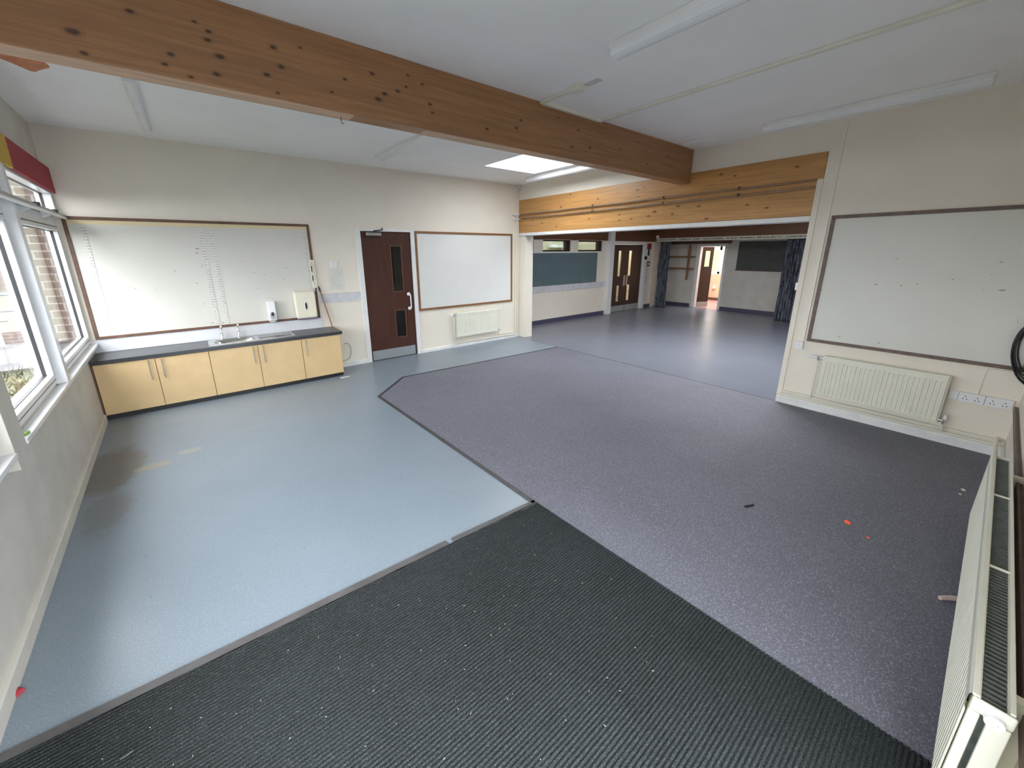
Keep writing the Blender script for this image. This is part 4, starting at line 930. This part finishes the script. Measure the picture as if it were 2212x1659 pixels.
M['blade'] = plain('dry grass blades', (.055, .052, .022), 1.0, var=.5, scale=9)
tag(tf.build('grass_tufts', 'blade'), 'dry grass tufts growing under the left windows', 'grass', kind='stuff')
struct(MB().box(-30, -1.4, 9.08, 9.22, -.12, -.02).build('kerb', 'conc'), 'pale kerb beyond the grass')
e = thing('handrail', 'white tubular handrail outside the left windows', 'railing', (-4, 10.2, -.12))
for z in (1.05, .78): MB().tube([(-9, 10.2, z), (-2.2, 10.2, z)], .024, 10).build('rail_tube', 'rail', e)
MB().tube([(-9, 10.6, .25), (-2.6, 10.2, .62)], .022, 10).build('rail_tube', 'rail', e)
for x in (-2.75, -4.3, -5.9, -7.5): MB().tube([(x, 10.2, -.12), (x, 10.2, 1.05)], .026, 10).build('post', 'rail', e)
struct(MB().box(-30, -1.4, 12.6, 12.9, -.12, .12).build('kerb', 'brick_d'), 'low brick edging behind the handrail')
struct(MB().box(-40, -1.4, 13.0, 30, -.118, .02).build('ground', 'grass'), 'lawn beyond the handrail')
tag(MB().box(-1.345, -1.14, 6.02, 6.50, .80, 3.0).build('brick_pier', 'brick'), 'cream brick pier outside the corner window', 'wall')
tag(MB().box(-1.165, -1.03, 5.985, 6.018, .80, 3.0).build('brick_return', 'brick_d'), 'dark brick strip between the cream pier and window', 'wall')
struct(MB().box(-1.38, -1.03, 5.98, 6.6, -.12, .80).build('wall_outside', 'conc'), 'concrete plinth under the brick pier')
e = thing('distant_building', 'hazy brick building far beyond the lawn', 'building', (-9, 34, -.1))
MB().box(-16, -4.5, 30, 38, -.1, 3.6).build('building_wall', 'brick_d', e)
MB().prism([(-16.4, 3.6), (-4.1, 3.6), (-6.5, 6.0), (-14, 6.0)], 30, 38).build('roof', 'conc', e)
bk = MB(); n = 14
for k in range(n):
    a, c_ = k/n, (k+1)/n
    bk.add([(16.0+a*9, 1, -.3+4.2*a), (16.0+a*9, 16, -.3+4.2*a), (16.0+c_*9, 16, -.3+4.2*c_), (16.0+c_*9, 1, -.3+4.2*c_)], [(0, 1, 2, 3)], True)
struct(bk.build('ground', 'bank'), 'bright green grass bank outside the far window')

# ------------------------------------------------------------------ light
wd = bpy.data.worlds.new('overcast'); SC.world = wd; wd.use_nodes = True
nt = wd.node_tree; bg = nt.nodes['Background']
tc = N(nt, 'ShaderNodeTexCoord'); sp = N(nt, 'ShaderNodeSeparateXYZ'); nt.links.new(tc.outputs['Generated'], sp.inputs[0])
k = ramp(nt, sp.outputs['Z'], -.05, .9)
col = mixc(nt, k, (.91, .955, 1.0), (.94, .97, 1.0))
st = ramp(nt, sp.outputs['Z'], 0.0, 1.0, 2.9, 5.4)
nt.links.new(col, bg.inputs['Color']); nt.links.new(st, bg.inputs['Strength'])
def portal(loc, rot, sx, sy):
    l = bpy.data.lights.new('window_daylight', 'AREA'); l.shape = 'RECTANGLE'; l.size = sx; l.size_y = sy; l.cycles.is_portal = True
    o = bpy.data.objects.new('window_daylight', l); COL.objects.link(o); o.location = loc; o.rotation_euler = rot
ang = math.atan2(LF.n.y, LF.n.x)
for s0, s1 in ((0, 2.93), (3.14, 5.94)):
    p = LF((s0+s1)/2, -.30, 1.55); portal(p, (PI/2, 0, ang + PI/2 + PI), s1-s0, 1.6)
portal(((SKY[0]+SKY[1])/2, (SKY[2]+SKY[3])/2, H+.06), (0, 0, 0), 1.1, 1.1)
portal((.265, -.52, 1.17), (PI/2, 0, PI), 1.8, 2.35)
for h in HSK: portal(((h[0]+h[1])/2, (h[2]+h[3])/2, 3.03), (0, 0, 0), h[1]-h[0], h[3]-h[2])
portal((14.42, 6.65, 1.38), (PI/2, 0, PI/2), 1.5, 1.0)
portal((13.2, 5.3, 2.82), (0, 0, 0), 2.3, 1.4)
portal((8.2, 7.5, 2.72), (0, 0, 0), 6.0, .8)

# ------------------------------------------------------------------ camera
f_, yaw, pitch, roll = 830.1118, math.radians(38.1158), math.radians(15.0665), math.radians(-.2898)
cam = bpy.data.cameras.new('camera'); co = bpy.data.objects.new('camera', cam); COL.objects.link(co)
fw = Vector((math.sin(yaw)*math.cos(pitch), math.cos(yaw)*math.cos(pitch), -math.sin(pitch)))
rt = Vector((math.cos(yaw), -math.sin(yaw), 0)); up = rt.cross(fw)
r2_ = rt*math.cos(roll) + up*math.sin(roll); u2_ = -rt*math.sin(roll) + up*math.cos(roll)
mt = Matrix((r2_, u2_, -fw)).transposed().to_4x4(); mt.translation = Vector((0, 0, 1.7017)); co.matrix_world = mt
cam.sensor_fit = 'HORIZONTAL'; cam.sensor_width = 36; cam.lens = f_*36/2212
cam.shift_x = (1106-1087.114)/2212; cam.shift_y = -(829.5-766.2842)/2212
cam.clip_start = .02; cam.clip_end = 200
SC.camera = co
SC.view_settings.view_transform = 'Standard'; SC.view_settings.look = 'None'; SC.view_settings.gamma = 1; SC.view_settings.use_curve_mapping = False
SC.view_settings.exposure = 1.8
cy = SC.cycles
cy.max_bounces = 14; cy.diffuse_bounces = 9; cy.glossy_bounces = 4; cy.transparent_max_bounces = 12
cy.use_denoising = True; cy.sample_clamp_indirect = 6.0; cy.caustics_reflective = False; cy.caustics_refractive = False
for o in list(bpy.data.objects):
    if '_w' in o: del o['_w']
